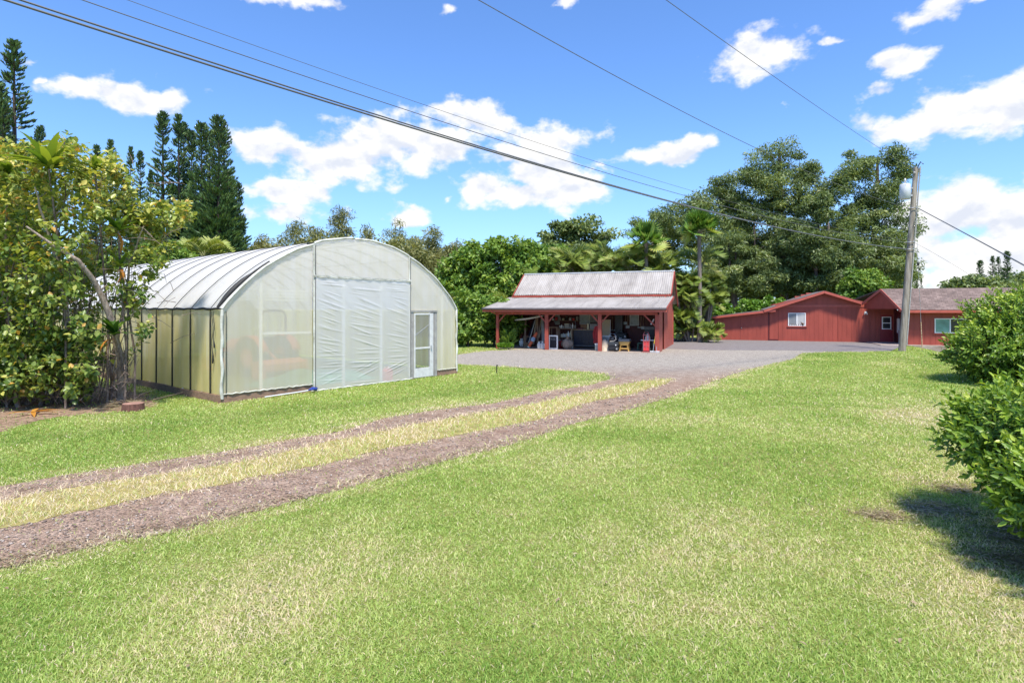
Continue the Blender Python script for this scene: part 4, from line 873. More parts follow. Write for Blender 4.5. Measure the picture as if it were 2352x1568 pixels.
# more clutter: cans on a wall shelf, hung tools, paint cans, crates
SHELFX0, SHELFX1 = sx_(905,3.5), sx_(1225,3.5); zsh = sz_(655,sx_(1060,3.5),3.5)
p = SF+SU*SHELFX0+SV*3.45; t = thing('wall_shelf', 'plain brown wall shelf high on the back wall above the bottle rack', 'shelf', (p.x,p.y,zsh), SR, SG)
MB().box(0,SHELFX1-SHELFX0,0,.28,-.03,0).build('board', TIMBER, t)
for x in (.3, SHELFX1-SHELFX0-.3): MB().bar((x,.28,-.25),(x,.05,-.03),.03).build('bracket', GALV, t)
CC = [('white',WHITEDULL),('grey',GREYW),('dark',BLACKP),('red',JR),('cream',CREAM)]
for i in range(8):
    x = SHELFX0+.18+i*(SHELFX1-SHELFX0-.36)/7; p = SF+SU*x+SV*3.58; h = .12+.14*((i*37)%10)/10; cn, m = CC[(i*3)%5]
    t = thing('tin', '%s tin on the high wall shelf, number %s from the left' % (cn, ('one','two','three','four','five','six','seven','eight')[i]), 'tin', (p.x,p.y,zsh+.002), SR, 'tins on the high wall shelf')
    MB().lathe([(0,0),(.08,0),(.08,h),(0,h)], n=14).build('body', m, t); MB().lathe([(.075,h),(.084,h),(.084,h+.015),(0,h+.015)], n=14).build('lid', GALV, t)
for i, (zx, zy0, zy1, nm, lb) in enumerate(((1580,610,760,'rake','long rake hanging on the back wall right of the beige panel'),(1720,600,690,'hand_saw','saw hanging by the grey window in the back wall'),(1748,600,730,'shovel','shovel hanging just left of the right back window'),(1890,610,730,'hoe','hoe hanging right of the right back window'),(1915,610,740,'spade','spade hanging near the right knee brace'))):
    a_, b_ = spt(zx,zy1,3.7), spt(zx+4,zy0,3.7); t = thing(nm, lb, 'garden tool', a_, SR, 'tools hung on the back wall'); v = b_-a_
    MB().tube([v*0, v], .018, 6).build('handle', LUMBER, t)
    hd = MB(); hd.box(-.12,.12,-.02,.01,-.05,.12) if nm not in ('rake','hoe') else hd.box(-.2,.2,-.03,.02,-.03,.03); hd.build('head', GALV, t)
for i, (zx, z, lb) in enumerate(((1118,0,'paint can on the floor just left of the dark cabinet'),(1140,0,'paint can on the floor touching the dark cabinet'),(1128,.24,'paint can stacked on top of two others by the dark cabinet'))):
    t = sth('paint_can', lb, 'paint can', zx, 1.7, .012+z); MB().lathe([(0,0),(.1,0),(.1,.22),(0,.22)], n=16).build('body', (GREYW,WHITEDULL,JR)[i], t); MB().lathe([(.1,.215),(.106,.215),(.106,.235),(.0,.235)], n=16).build('lid', GALV, t)
def crate(zx, b_, z, m, lb, w_=.42):
    t = sth('crate', lb, 'crate', zx, b_, .012+z); mb = MB()
    for k in range(3):
        z0 = .02+.11*k; mb.box(-w_/2,w_/2,-.012,.0,z0,z0+.085); mb.box(-w_/2,w_/2,.30,.312,z0,z0+.085); mb.box(-w_/2-.012,-w_/2,-.012,.312,z0,z0+.085); mb.box(w_/2,w_/2+.012,-.012,.312,z0,z0+.085)
    mb.build('slats', m, t); MB().box(-w_/2,w_/2,0,.3,.005,.018).build('base', m, t)
crate(650, 2.2, 0, LUMBER, 'pale slatted crate on the floor between propane cylinder and orange roll')
crate(652, 2.2, .345, TIMBER, 'brown slatted crate stacked on the pale crate')
crate(1720, 2.6, 0, TIMBER, 'brown crate in the shadow behind the yellow stand')
crate(1455, 1.9, 0, LUMBER, 'pale crate behind the right middle post')
# ---------------------------------------------------------------- red house
HL = Vector((15.95, 45.4, 0)); HU, HV = Vector((.94,-.342,0)), Vector((.342,.94,0)); HR_ = math.atan2(-.342,.94)
ho = thing('house', 'low red boarded house with a gabled wing and shingled roofs', 'house', HL, HR_)
def shinglemat(name, dark):
    m, nt, out = newmat(name); b = nt.nodes.new('ShaderNodeBsdfPrincipled'); b.inputs['Roughness'].default_value = .95; b.inputs['Specular IOR Level'].default_value = .1
    tc = nt.nodes.new('ShaderNodeTexCoord'); br = nt.nodes.new('ShaderNodeTexBrick'); lk(nt, tc.outputs['UV'], br.inputs['Vector'])
    br.inputs['Scale'].default_value = 1; br.inputs['Brick Width'].default_value = .34; br.inputs['Row Height'].default_value = .15; br.inputs['Mortar Size'].default_value = .012
    br.inputs['Color1'].default_value = (.62,.62,.62,1); br.inputs['Color2'].default_value = (1.1,1.1,1.1,1); br.inputs['Mortar'].default_value = (.42,.42,.42,1)
    c = ramp(nt, noise(nt, 1.2, 6, .7), [(.3, dark), (.55, tuple(x*1.55 for x in dark)), (.75, tuple(x*2.0 for x in dark))])
    c = mixc(nt, .8, c, mixc(nt, 1.0, c, br.outputs['Color'], 'MULTIPLY')); lk(nt, c, b.inputs['Base Color'])
    lk(nt, bump(nt, br.outputs['Color'], .4, .02), b.inputs['Normal']); lk(nt, b.outputs[0], out.inputs[0]); return m
SHING = shinglemat('brown_shingles', (.15,.112,.10)); SHING2 = shinglemat('grey_shingles', (.125,.112,.108))
def roofplane(name, q, m, th=.07):
    """q: four corners eave-left, eave-right, ridge-right, ridge-left"""
    q = [Vector(p) for p in q]; nn = (q[1]-q[0]).cross(q[3]-q[0]).normalized()
    mb = MB(); vs = q + [p - nn*th for p in q]
    mb.add(vs, [(0,1,2,3),(7,6,5,4),(0,4,5,1),(1,5,6,2),(2,6,7,3),(3,7,4,0)])
    o = mb.build(name, m, ho); uv = o.data.uv_layers.new(name='UVMap')
    e = (q[1]-q[0]).normalized(); f = nn.cross(e)
    for l in o.data.loops: c = o.data.vertices[l.vertex_index].co - q[0]; uv.data[l.index].uv = (c.dot(e), c.dot(f))
    return o
ZB = -.12
# lean-to
siding(MB(), 0, 3.95, ZB, lambda x: 1.70 + .125*x, 0, bw=.3).build('wall', RED, ho)
siding(MB(), 0, 5, ZB, lambda y: 1.72, 0, fn=lambda y,d,z: (d+.004, 5-y, z)).build('wall', RED, ho)
roofplane('lean_to_roof', [(-.15,-.45,1.84),(4.35,-.45,2.40),(4.35,5,2.40),(-.15,5,1.84)], SHING2)
MB().bar((-.15,-.47,1.74),(4.35,-.47,2.30),.04,.15).build('fascia', REDLT, ho); MB().bar((-.17,-.47,1.73),(-.17,5,1.73),.04,.15).build('fascia', REDLT, ho)
mb = MB(); mb.bar((-.35,-.3,1.70),(.3,-.1,1.72),.04,.06); mb.build('roof_prop', GREYW, ho)
dd = MB(); dd.box(1.9,1.915,-.006,.004,.05,1.75); dd.box(3.86,3.93,-.02,-.002,ZB,2.2); dd.box(3.86,4.55,-.03,-.003,ZB,.12); dd.build('door_trim', REDDK, ho); MB().lathe([(0,-.05),(.035,-.04),(.035,-.01),(.0,0)], (1.98,0,.95), 10, 'y').build('door_knob', GALV, ho)
# gabled wing, main front wall
def gtop(x): return min(3.62 - .345*abs(x-7.62), 3.62)
siding(MB(), 3.97, 12.2, ZB, lambda x: 2.56 if x > 10.6 else min(gtop(x), 2.56), 0, bw=.3).build('wall', RED, ho)
siding(MB(), 3.97, 11.2, 2.72, lambda x: max(2.721, gtop(x)), 0, bw=3.6).build('gable_wall', RED, ho)
MB().box(4.4,12.2,-.035,.02,2.56,2.72).build('trim_band', REDLT, ho)
mb = MB(); 
for x in (4.62, 8.62, 10.55): mb.box(x-.03,x+.03,-.03,-.001,ZB,2.56)
mb.box(4.62,8.62,-.028,-.002,.0,.05); mb.build('trim_strips', RED, ho)
siding(MB(), 0, 9, ZB, lambda y: 2.4, 0, fn=lambda y,d,z: (3.97+d+.004, 9-y, z)).build('wall', RED, ho)
sl = .345
roofplane('roof', [(3.55,-.5,2.36),(7.62,-.5,3.765),(7.62,9,3.765),(3.55,9,2.36)][0:1]+[(3.55,9,2.36)][0:0]+[(7.62,-.5,3.765),(7.62,9,3.765),(3.55,9,2.36)], SHING2)
roofplane('roof', [(7.62,-.5,3.765),(10.12,-.5,2.90),(10.12,9,2.90),(7.62,9,3.765)], SHING2)
roofplane('roof', [(10.12,.1,2.90),(11.5,.1,2.42),(11.5,9,2.42),(10.12,9,2.90)], SHING2)
MB().bar((3.55,-.52,2.25),(7.62,-.52,3.655),.045,.17).build('rake_board', REDLT, ho); MB().bar((7.62,-.52,3.655),(10.12,-.52,2.79),.045,.17).build('rake_board', REDLT, ho)
MB().bar((3.53,-.5,2.27),(3.53,9,2.27),.04,.15).build('fascia', REDLT, ho)
for x, y in ((6.6,6.5),(7.0,6.0),(7.3,5.2)):
    z = 2.36+.345*(x-3.55); o = MB().box(x-.2,x+.2,y-.25,y+.25,z-.1,z+.09).build('skylight', REDLT, ho); MB().box(x-.17,x+.17,y-.22,y+.22,z+.093,z+.11).build('pane', GLASSM, o)
def window(x0, x1, z0, z1, y, pl, pr, split=True, name='window'):
    t = .055; mb = MB()
    mb.box(x0,x0+t,y-.05,y+.02,z0,z1); mb.box(x1-t,x1,y-.05,y+.02,z0,z1); mb.box(x0+t,x1-t,y-.05,y+.02,z0,z0+t); mb.box(x0+t,x1-t,y-.05,y+.02,z1-t,z1)
    xm = (x0+x1)/2
    if split: mb.box(xm-.035,xm+.035,y-.045,y+.02,z0+t,z1-t)
    w_ = mb.build(name, WHITE, ho)
    MB().box(x0+t,xm-.035,y-.028,y-.02,z0+t,z1-t).build('pane', pl, w_); MB().box(xm+.035,x1-t,y-.028,y-.02,z0+t,z1-t).build('pane', pr, w_)
    MB().box(x0-.08,x1+.08,y-.06,y-.002,z0-.09,z0-.002).build('sill', RED, w_); return w_
def blindmat(name, a, b_):
    m, nt, out = newmat(name); p = nt.nodes.new('ShaderNodeBsdfPrincipled'); p.inputs['Roughness'].default_value = .25
    tc = nt.nodes.new('ShaderNodeTexCoord'); wv = nt.nodes.new('ShaderNodeTexWave'); wv.inputs['Scale'].default_value = 3.4; wv.inputs['Distortion'].default_value = .3; lk(nt, tc.outputs['Object'], wv.inputs['Vector'])
    lk(nt, ramp(nt, wv.outputs['Fac'], [(.0, a), (.4, b_), (1, b_)]), p.inputs['Base Color']); lk(nt, p.outputs[0], out.inputs[0]); return m
w1 = window(5.25,6.45,1.14,2.12,0, blindmat('grey_blinds',(.16,.17,.18),(.24,.25,.26)), blindmat('pale_blinds',(.34,.34,.33),(.50,.50,.49)))
orn = MB()
for i in range(7): x = 5.36+.15*i; orn.lathe([(0,0),(.03,0),(.035,.05),(.015,.08),(0,.08+.03*R.random())], (x,-.036,1.198), 8)
orn.lathe([(0,0),(.06,.0),(.05,.1),(.08,.14),(0,.2)], (6.25,-.036,1.198), 8); orn.tube([(6.16,-.036,1.3),(6.14,-.036,1.42),(6.12,-.036,1.46)], .02, 6); orn.build('sill_ornaments', mat('brown_clay',(.16,.08,.04),.7,.3,20), w1)
# entry door
dr = MB().box(11.24,12.04,-.03,.01,ZB+.02,2.0).build('door', mat('maroon_door',(.26,.02,.025),.4,.1,4), ho)
mb = MB(); mb.box(11.36,11.42,-.05,-.028,.96,1.86); mb.box(11.88,11.94,-.05,-.028,.96,1.86)
for z in (.96,1.38,1.80): mb.box(11.42,11.88,-.05,-.028,z,z+.06)
wn = mb.build('door_window', WHITE, dr); MB().box(11.42,11.88,-.04,-.032,1.02,1.8).build('pane', GLASSM, wn)
MB().lathe([(0,-.09),(.035,-.08),(.03,-.04),(.015,-.03)], (11.97,0,.95), 12, 'y').build('knob', GALV, dr)
mb = MB(); mb.box(11.14,11.235,-.05,.0,ZB,2.1); mb.box(12.045,12.12,-.05,.0,ZB,2.1); mb.box(11.235,12.045,-.05,.0,2.005,2.1); mb.build('door_frame', RED, ho)
lm = MB(); lm.box(10.28,10.42,-.06,-.003,2.1,2.24); fl = lm.build('flood_light', WHITE, ho)
for s in (-1,1): MB().lathe([(.015,0),(.03,.02),(.06,.12),(.065,.13),(0,.125)], (10.35+s*.07,-.12,2.0), 12).build('lamp_head', WHITE, fl)
MB().box(10.4,14.0,-4.0,-.002,-.45,.05).build('entry_slab', CONC, ho)
# right wing
XW = 12.2
siding(MB(), XW, 24, -.65, lambda x: 2.32, -3.1, bw=.3).build('wall', RED, ho)
siding(MB(), 0, 3.1, -.65, lambda y: 2.32, 0, fn=lambda y,d,z: (XW+d+.004, -.002-y, z)).build('wall', REDDK, ho)
MB().box(XW-.11,XW+.1,-.05,.1,-.2,2.45).build('corner_board', REDDK, ho)
MB().box(XW-.03,XW+.05,-3.13,-3.05,-.65,2.32).build('corner_board', RED, ho)
E0, A0, B0 = (11.64,-3.75,2.36), (10.83,-2.13,3.80), (10.03,-.50,2.85)
roofplane('roof', [E0,(24.6,-3.75,2.36),(24.6,-2.13,3.80),A0], SHING); roofplane('roof', [A0,(24.6,-2.13,3.80),(24.6,6,3.1),(10.4,6,3.1)][::1], SHING)
MB().bar((11.62,-3.78,2.25),(24.6,-3.78,2.25),.04,.17).build('fascia', REDLT, ho)
MB().bar((E0[0]-.02,E0[1],2.27),(A0[0]-.02,A0[1],3.71),.05,.17).build('rake_board', REDLT, ho); MB().bar((A0[0]-.02,A0[1],3.71),(B0[0]-.02,B0[1],2.76),.05,.17).build('rake_board', REDLT, ho)
mb = MB(); p = [(.30,2.42),(.52,3.60),(.97,2.6),(.97,2.42)]
def gp_(t_, z, off):
    a, b_ = Vector((E0[0],E0[1],0)), Vector((B0[0],B0[1],0)); q = a.lerp(b_, t_); return (q.x+.14+off, q.y+.05, z)
mb.prism([(.04,2.42),(.5,3.68),(1.0,2.74),(1.0,2.42)], lambda t_,z: gp_(t_,z,0), lambda t_,z: gp_(t_,z,.08)); mb.build('gable_wall', RED, ho)
mb = MB(); mb.add([(E0[0]+.05,-3.7,2.40),(XW+.3,-3.7,2.40),(XW+.3,-.06,2.40),(10.4,-.06,2.40)], [(0,1,2,3)]); mb.build('porch_ceiling', REDDK, ho)
window(13.65,15.35,.84,1.80,-3.1, mat('green_glass',(.16,.32,.26),.12,.25,2), GLASSM)
mb = MB(); mb.box(XW-.10,XW-.004,-1.1,-.8,.75,1.75); mb.build('meter_panel', WHITEDULL, ho)
mb = MB(); mb.box(XW-.14,XW-.005,-2.2,-1.3,-.1,.95); mb.build('bench_back', GREYW, ho)

# ---------------------------------------------------------------- utility pole and wires
PB, PT = Vector((22.32, 33, -.1)), P(2104, 384, 33)
POLEM = mat('pole_wood', (.21,.175,.135), .9, .35, 3, (4,4,.25), bmp=.5, bscale=12, col2=(.30,.265,.22))
po = thing('utility_pole', 'tall leaning weathered timber utility pole on the lawn by the house', 'utility pole', PB)
ax = PT - PB
MB().tube([ax*(i/10) for i in range(11)], [.19-.065*(i/10) for i in range(11)], 14).build('pole', POLEM, po)
def pole_at(y):  # point on the pole seen at photo height y
    t_ = (808-y)/(808-384); return PB + ax*t_
q = pole_at(441) - PB + Vector((-.55,-.05,0))
tf = MB().lathe([(0,-.42),(.24,-.42),(.27,-.40),(.27,.40),(.24,.44),(.1,.48),(0,.48)], q, 22).build('transformer', mat('transformer_grey', (.56,.58,.60), .45, .1, 4), po)
MB().lathe([(0,.48),(.06,.48),(.045,.58),(.07,.60),(.045,.64),(.07,.68),(.04,.74),(0,.80)], q, 12).build('bushing', WHITEDULL, tf)
for dz in (-.2,.22): MB().bar(q+Vector((.25,0,dz)), q+Vector((.62,.05,dz)), .07,.1).build('bracket', GALV, tf)
for yy in (392, 400):
    z = pole_at(yy)-PB; MB().lathe([(.0,-.07),(.05,-.06),(.07,0),(.05,.06),(0,.1)], z+Vector((.16 if yy==392 else -.14,-.1,.05)), 10).build('insulator', GREYW, po)
MB().tube([pole_at(384)-PB+Vector((0,-.16,.0)), pole_at(384)-PB+Vector((.12,-.2,.25)), pole_at(384)-PB+Vector((.28,-.2,.12))], .03, 6).build('arrester', BLACKP, po)
MB().tube([pole_at(y_)-PB+Vector((.13,-.16,0)) for y_ in (384,480,560,640,720,790)], .035, 6).build('conduit', GREYW, po)
for y_ in (478,556,572): 
    MB().tube([pole_at(y_)-PB+Vector((.22*math.cos(a),.22*math.sin(a),0)) for a in [i*.524 for i in range(13)]], .025, 5).build('band_clamp', GALV, po)
WIRE = mat('black_cable', (.12,.12,.12), .45, .1, 5); WIREG = mat('grey_wire', (.12,.12,.125), .4, .1, 5)
def wire(label, px, d0, d1, r, m=WIRE, s0=-.35, s1=1.0, off=None, group='overhead cables to the utility pole'):
    """fit a sagging span through the photographed line: plan is straight from depth d0 (first point) to d1 (last)"""
    a, b_ = P(*px[0], d0), P(*px[-1], d1)
    S, Z = [], []
    for x, y in px:
        rr = (x-CX)/F; s = (rr*a.y - a.x)/((b_.x-a.x) - rr*(b_.y-a.y)); dd = a.y + (b_.y-a.y)*s
        S.append(s); Z.append(H + (HY-y)/F*dd)
    W = np.ones(len(S)); W[-1] = 6
    c = np.polyfit(S, Z, 2, w=W); pts = []
    for i in range(61):
        s = s0 + (s1-s0)*i/60; p = a.lerp(b_, s); pts.append(Vector((p.x, p.y, float(np.polyval(c, s)))) + (off or Vector((0,0,0))))
    o = MB().tube(pts, r, 6).build('overhead_cable', m); return tag(o, label, 'cable', group)
w1px = [(0,-8),(250,75),(490,162),(830,245),(1050,320),(1250,382),(1400,420),(1550,468),(1700,505),(1880,545),(2000,562),(2085,572)]
wire('thick lower black cable of the close pair crossing the whole sky', [(x,y+5*max(0,1-x/1700)) for x,y in w1px], 8, 33, .019, s0=-.12)
wire('thick upper black cable of the close pair crossing the whole sky', [(x,y-5*max(0,1-x/1700)) for x,y in w1px], 8, 33, .016, s0=-.12, off=Vector((0,.05,.02)))
wire('thin black wire running above the thick cable pair', [(205,0),(500,121),(810,213),(1060,292),(1310,368),(1560,440),(1800,510),(1960,545),(2085,557)], 9, 33, .009, s0=-.12)
wire('faint topmost wire on the left, ending low on the pole', [(270,0),(580,105),(805,185),(1060,262),(1300,338),(1550,432),(1800,500),(2085,552)], 10, 33.05, .006, s0=-.12)
wire('single wire from the top centre into the tall trees', [(1068,0),(1300,110),(1500,210),(1600,260),(1735,342),(1900,425),(2090,478)], 12, 33, .010, s0=-.2)
wire('slack-looking wire from the top right down to the pole head', [(1528,0),(1640,80),(1800,188),(1960,303),(2103,392)], 13, 33, .008, s0=-.3)
wire('thick black service cable sagging from the pole to the right edge', [(2108,478),(2150,500),(2200,527),(2270,565),(2352,609)], 33, 19, .026, s0=0, s1=1.6)
wire('thin grey wire dropping from the pole to the house roof', [(2098,556),(2130,573),(2180,602),(2230,633)], 33, 38, .008, WIREG, s0=0)
gp0 = G(2118.5, 803); gp0.z = float(gz(gp0.x, gp0.y)); 
gw = thing('guy_wire', 'guy wire with a yellow guard standing close to the red house wall', 'guy wire', gp0)
a = pole_at(478)-gp0+Vector((.15,0,0))
MB().tube([(0,0,0), a], .010, 6).build('wire', GALV, gw); MB().tube([a*.01, a*.21], .024, 8).build('guard', mat('yellow_guard', (.50,.24,.08), .6, .5, 14, col2=(.62,.45,.30)), gw); MB().lathe([(0,-.12),(.05,-.1),(.06,.1),(0,.12)], a*.62, 8).build('strain_insulator', BLACKP, gw)
o = MB().tube([G(1141,858)+Vector((0,0,.0)), G(1141,858)+Vector((0,0,.26)), G(1141,858)+Vector((.02,0,.33))], [.02,.018,.035], 8).build('sprinkler_riser', BLACKP); tag(o, 'small black sprinkler riser in the grass edge by the gravel', 'sprinkler')

# ---------------------------------------------------------------- trees
BARK = mat('grey_bark', (.20,.165,.14), .95, .35, 6, (2,2,.4), bmp=.5, bscale=15)
BARKD = mat('dark_bark', (.085,.065,.055), .95, .35, 6, (2,2,.4), bmp=.5, bscale=15)
EUC = leafmat('eucalypt_leaf', [(0,(0.055,0.083,0.036)),(.35,(0.129,0.185,0.066)),(.6,(0.238,0.306,0.111)),(.85,(0.379,0.440,0.171)),(1,(0.487,0.497,0.229))], .35)
BUSH = leafmat('broad_leaf', [(0,(0.055,0.118,0.020)),(.35,(0.134,0.245,0.037)),(.65,(0.269,0.390,0.068)),(.9,(0.472,0.524,0.121)),(1,(0.620,0.616,0.206))], .32)
BRIGHT = leafmat('bright_leaf', [(0,(.05,.12,.015)),(.5,(.14,.28,.03)),(1,(.28,.42,.07))], .35)
WISP = leafmat('wispy_leaf', [(0,(0.114,0.131,0.044)),(.5,(0.228,0.241,0.083)),(1,(0.410,0.373,0.155))], .3)
PINE = leafmat('pine_needle', [(0,(0.042,0.088,0.035)),(.5,(0.100,0.183,0.060)),(1,(0.248,0.359,0.102))], .12)

def skeleton(mb, base, top, tips, r0, rg, sag=.0, n=7):
    """trunk from base to top, then each tip is joined to the nearest lower node by a curved limb"""
    base, top = Vector(base), Vector(top); nodes = []
    pts = []
    for i in range(9):
        t = i/8; p = base.lerp(top, t) + Vector((rg.normal(0,.02), rg.normal(0,.02), 0))*(top-base).length*t*(1-t)*2; pts.append(p); nodes.append((p, r0*(1-.75*t)))
    mb.tube(pts, [r0*(1.0 if i else 1.25)*(1-.75*i/8) for i in range(9)], n)
    L = (top-base).length
    order = sorted(range(len(tips)), key=lambda k: (Vector(tips[k])-base.lerp(top,.6)).length)
    for k in order:
        q = Vector(tips[k]); best = None
        for p, r in nodes:
            d = q - p; c = d.length + max(0, -d.z + .15*L*0)*2.2 + (1.5 if r < .03*r0*3 else 0)*.3
            if (p - base).z < .18*L and d.length > .2*L: c += L*.3
            if best is None or c < best[0]: best = (c, p, r)
        _, p, r = best; r1 = max(.18*r0*.35, r*.55); d = q - p
        m1 = p + d*.35 + Vector((rg.normal(0,.06), rg.normal(0,.06), rg.normal(.05,.05)))*d.length; m2 = p + d*.7 + Vector((rg.normal(0,.05), rg.normal(0,.05), rg.normal(.03,.05)))*d.length
        rr = [r1, r1*.8, r1*.6, r1*.35]; mb.tube([p, m1, m2, q], rr, 5, cap=False)
        nodes += [(m1, rr[1]), (m2, rr[2]), (q, rr[3])]

def crown_pts(lobes, n, rg, shell=.55):
    """n clump centres spread through the lobes (centre, radii), biased outwards"""
    vol = np.array([r[0]*r[1]*r[2] for c, r in lobes])**.75; idx = rg.choice(len(lobes), n, p=vol/vol.sum()); out = []
    for k in idx:
        c, r = lobes[k]; v = rg.normal(size=3); v /= np.linalg.norm(v); u = rg.random()**.5 if shell < .3 else shell + (1-shell)*rg.random()
        out.append(np.array(c) + v*np.array(r)*u)
    return np.array(out)
def clump_leaves(tips, per, rad, L, W, rg, flat=.75, up=.5, tone=None, hang=0.0):
    n = len(tips); tone = rg.normal(0,.10,n) if tone is None else tone
    C = np.repeat(tips, per, 0); g = rg.normal(size=(n*per,3)); g = g/np.linalg.norm(g,axis=1,keepdims=True)*(rg.random((n*per,1))**.45)
    rr = np.repeat(rad*(.7+.6*rg.random(n)), per)[:,None]; off = g*rr*np.array([1,1,flat]); C = C + off
    N = nrm(off/rr*.6 + rg.normal(size=C.shape)*.55 + np.array([0,0,up])); A = nrm(off*.9/rr + rg.normal(size=C.shape)*.7 + np.array([0,0,-hang]))
    ln = L*(.65+.7*rg.random(n*per)); wd = W*(.7+.6*rg.random(n*per))
    var = .45 + np.repeat(tone, per) + rg.normal(0,.13,n*per)
    return C, A, N, ln, wd, var
def tree(name, label, cat, base, top, lobes, n, per, rad, L, W, leafm, barkm, r0, seed, group=None, flat=.75, hang=0, shell=.5, up=.5, extra=None, tonev=.10):
    rg = np.random.default_rng(seed); base = Vector(base); t = thing(name, label, cat, base, 0, group)
    lobes = [(np.array(c)-np.array(base), r) for c, r in lobes]
    tips = crown_pts(lobes, n, rg, shell); tips = tips[tips[:,2] > .15]
    mb = MB(); skeleton(mb, (0,0,-.1), Vector(top)-base, tips, r0, rg); mb.build('trunk', barkm, t)
    C, A, N, ln, wd, var = clump_leaves(tips, per, rad, L, W, rg, flat, up, rg.normal(0,tonev,len(tips)), hang)
    leafmesh('crown', C, A, N, ln, wd, var, leafm, t); return t
def lobe(x, y, rx, ry, d, deep=None):
    k = d/F; p = P(x, y, d); return ((p.x, p.y, p.z), (rx*k, (deep or (rx+ry)/2)*k, ry*k))
def gbase(x, d): return (P(x, HY, d).x, d, float(gz(P(x, HY, d).x, d)) - .05)

# tall grove behind the house
GV = 'tall trees of the grove behind the red house'
def euc(label, bx, d, tx, ty, L_, n, seed, r0=.5, per=110, rad=1.15, **k):
    return tree('grove_tree', label, 'tree', gbase(bx,d), P(tx,ty,d), [lobe(*l, d) for l in L_], n, int(per*2.0), rad, .35, .105, EUC, BARKD, r0, seed, GV, .55, .3, .35, **k)
euc('tallest tree of the grove, its crown peaking above the shed side of the house', 1800, 60, 1790, 345, [(1785,355,55,38),(1845,385,40,40),(1735,400,45,45),(1790,440,85,55),(1870,470,50,45),(1760,530,80,55),(1860,560,60,60)], 150, 1, .55)
euc('tall broad tree of the grove, nearest behind the utility pole', 2000, 58, 2015, 370, [(2060,375,42,36),(1980,385,55,42),(1930,430,45,40),(2025,455,80,55),(1960,520,70,50),(2060,540,45,60),(1990,590,80,50)], 150, 2, .5)
euc('leaning grove tree whose crown slopes down towards the shed', 1700, 62, 1650, 430, [(1655,430,60,30),(1600,470,60,32),(1690,480,75,45),(1570,520,60,40),(1640,540,80,45),(1530,500,40,28)], 130, 3, .42)
euc('thin airy grove tree with sky showing through, closest to the fan palms', 1540, 66, 1490, 515, [(1490,515,45,24),(1530,540,55,35),(1460,530,30,18),(1560,570,60,40)], 55, 4, .3, 90, 1.0)
euc('dark filling tree low in the middle of the grove', 1790, 66, 1790, 520, [(1790,570,90,55),(1720,600,70,55),(1850,620,90,55),(1680,560,60,50)], 120, 5, .4, tonev=.08)
euc('dark filling tree low behind the gable of the house', 1900, 62, 1900, 560, [(1900,600,80,60),(1960,640,80,50),(1830,650,80,45),(2040,630,55,60)], 120, 6, .4, tonev=.08)
euc('young leafy grove tree with hanging sprays at mid height', 1870, 54, 1880, 480, [(1880,480,38,40),(1850,560,45,45),(1900,610,50,45),(1835,520,30,30)], 70, 7, .25, 120, .9)
euc('mid-green filling tree at the shed end of the grove', 1690, 57, 1690, 560, [(1690,580,65,50),(1650,630,60,50),(1730,640,60,45)], 90, 301, .22, 90, .95)
euc('mid-green filling tree in front of the grove centre', 1810, 56, 1810, 570, [(1810,590,65,50),(1770,640,65,45),(1850,645,65,45)], 95, 302, .22, 90, .95)
euc('mid-green filling tree between the gable and the pole', 1930, 55, 1930, 560, [(1930,580,60,55),(1900,640,60,45),(1980,630,55,45),(2060,620,40,55)], 95, 303, .22, 90, .95)
for i, (bx, d, ty) in enumerate(((1690,57,560),(1745,58,520),(1915,57,500),(1960,60,480),(1655,60,600))):
    rg = np.random.default_rng(70+i); mb = MB(); b_ = Vector(gbase(bx,d)); tp = P(bx+R.uniform(-18,18), ty, d)-b_
    skeleton(mb, (0,0,-.1), tp, [tuple(tp*R.uniform(.5,1)+Vector((R.uniform(-2.5,2.5),R.uniform(-1.5,1.5),R.uniform(.2,2)))) for _ in range(9)], .28, rg)
    t = thing('grove_tree', ('slim bare grey trunk with dead twigs left of the grove centre','slim bare trunk under the tallest crown','grey forked trunk right of the grove centre','pale dead branching trunk rising towards the right crown','slim dark trunk at the shady left end of the grove')[i], 'tree', b_, 0, 'bare trunks inside the grove'); mb.build('trunk', BARK if i in (2,3) else BARKD, t)
# shade fillers low inside the grove, standing as understorey shrubs
for i, (x, y, rx, ry, d, lb) in enumerate(((1660,640,70,60,64,'dark understorey shrub at the shed end of the grove'),(1760,660,80,50,66,'dark understorey shrub in the middle of the grove'),(1880,665,90,45,66,'dark understorey shrub behind the low gable'),(2000,650,70,55,66,'dark understorey shrub behind the porch roof'))):
    tree('understorey_shrub', lb, 'shrub', gbase(x,d), P(x,y-20,d), [lobe(x,y,rx,ry,d)], 60, 100, 1.2, .5, .22, EUC, BARKD, .15, 90+i, 'dark shrubs under the grove', .8, 0, .2, tonev=.06)
tree('small_tree', 'small bright leafy tree just behind the porch roof', 'tree', gbase(1985,50), P(1985,640,50), [lobe(1985,650,48,32,50),lobe(1960,685,40,30,50),lobe(2015,690,35,30,50)], 55, 130, .75, .34, .17, BUSH, BARKD, .15, 20)
t0 = [('bright green bush by the palm end of the lean-to',1662,722,22,30,48),('bright green bush in the middle of the row behind the lean-to',1712,708,32,26,49),('rounded bright green bush peeping over the lean-to roof',1768,700,34,18,50)]
for i, (lb, x, y, rx, ry, d) in enumerate(t0):
    tree('bright_bush', lb, 'bush', gbase(x,d), P(x,y,d), [lobe(x,y,rx,ry,d),lobe(x-8,y+30,rx*.9,26,d)], 40, 110, .42, .26, .15, BRIGHT, BARKD, .06, 30+i, 'bright bushes behind the lean-to', .8)
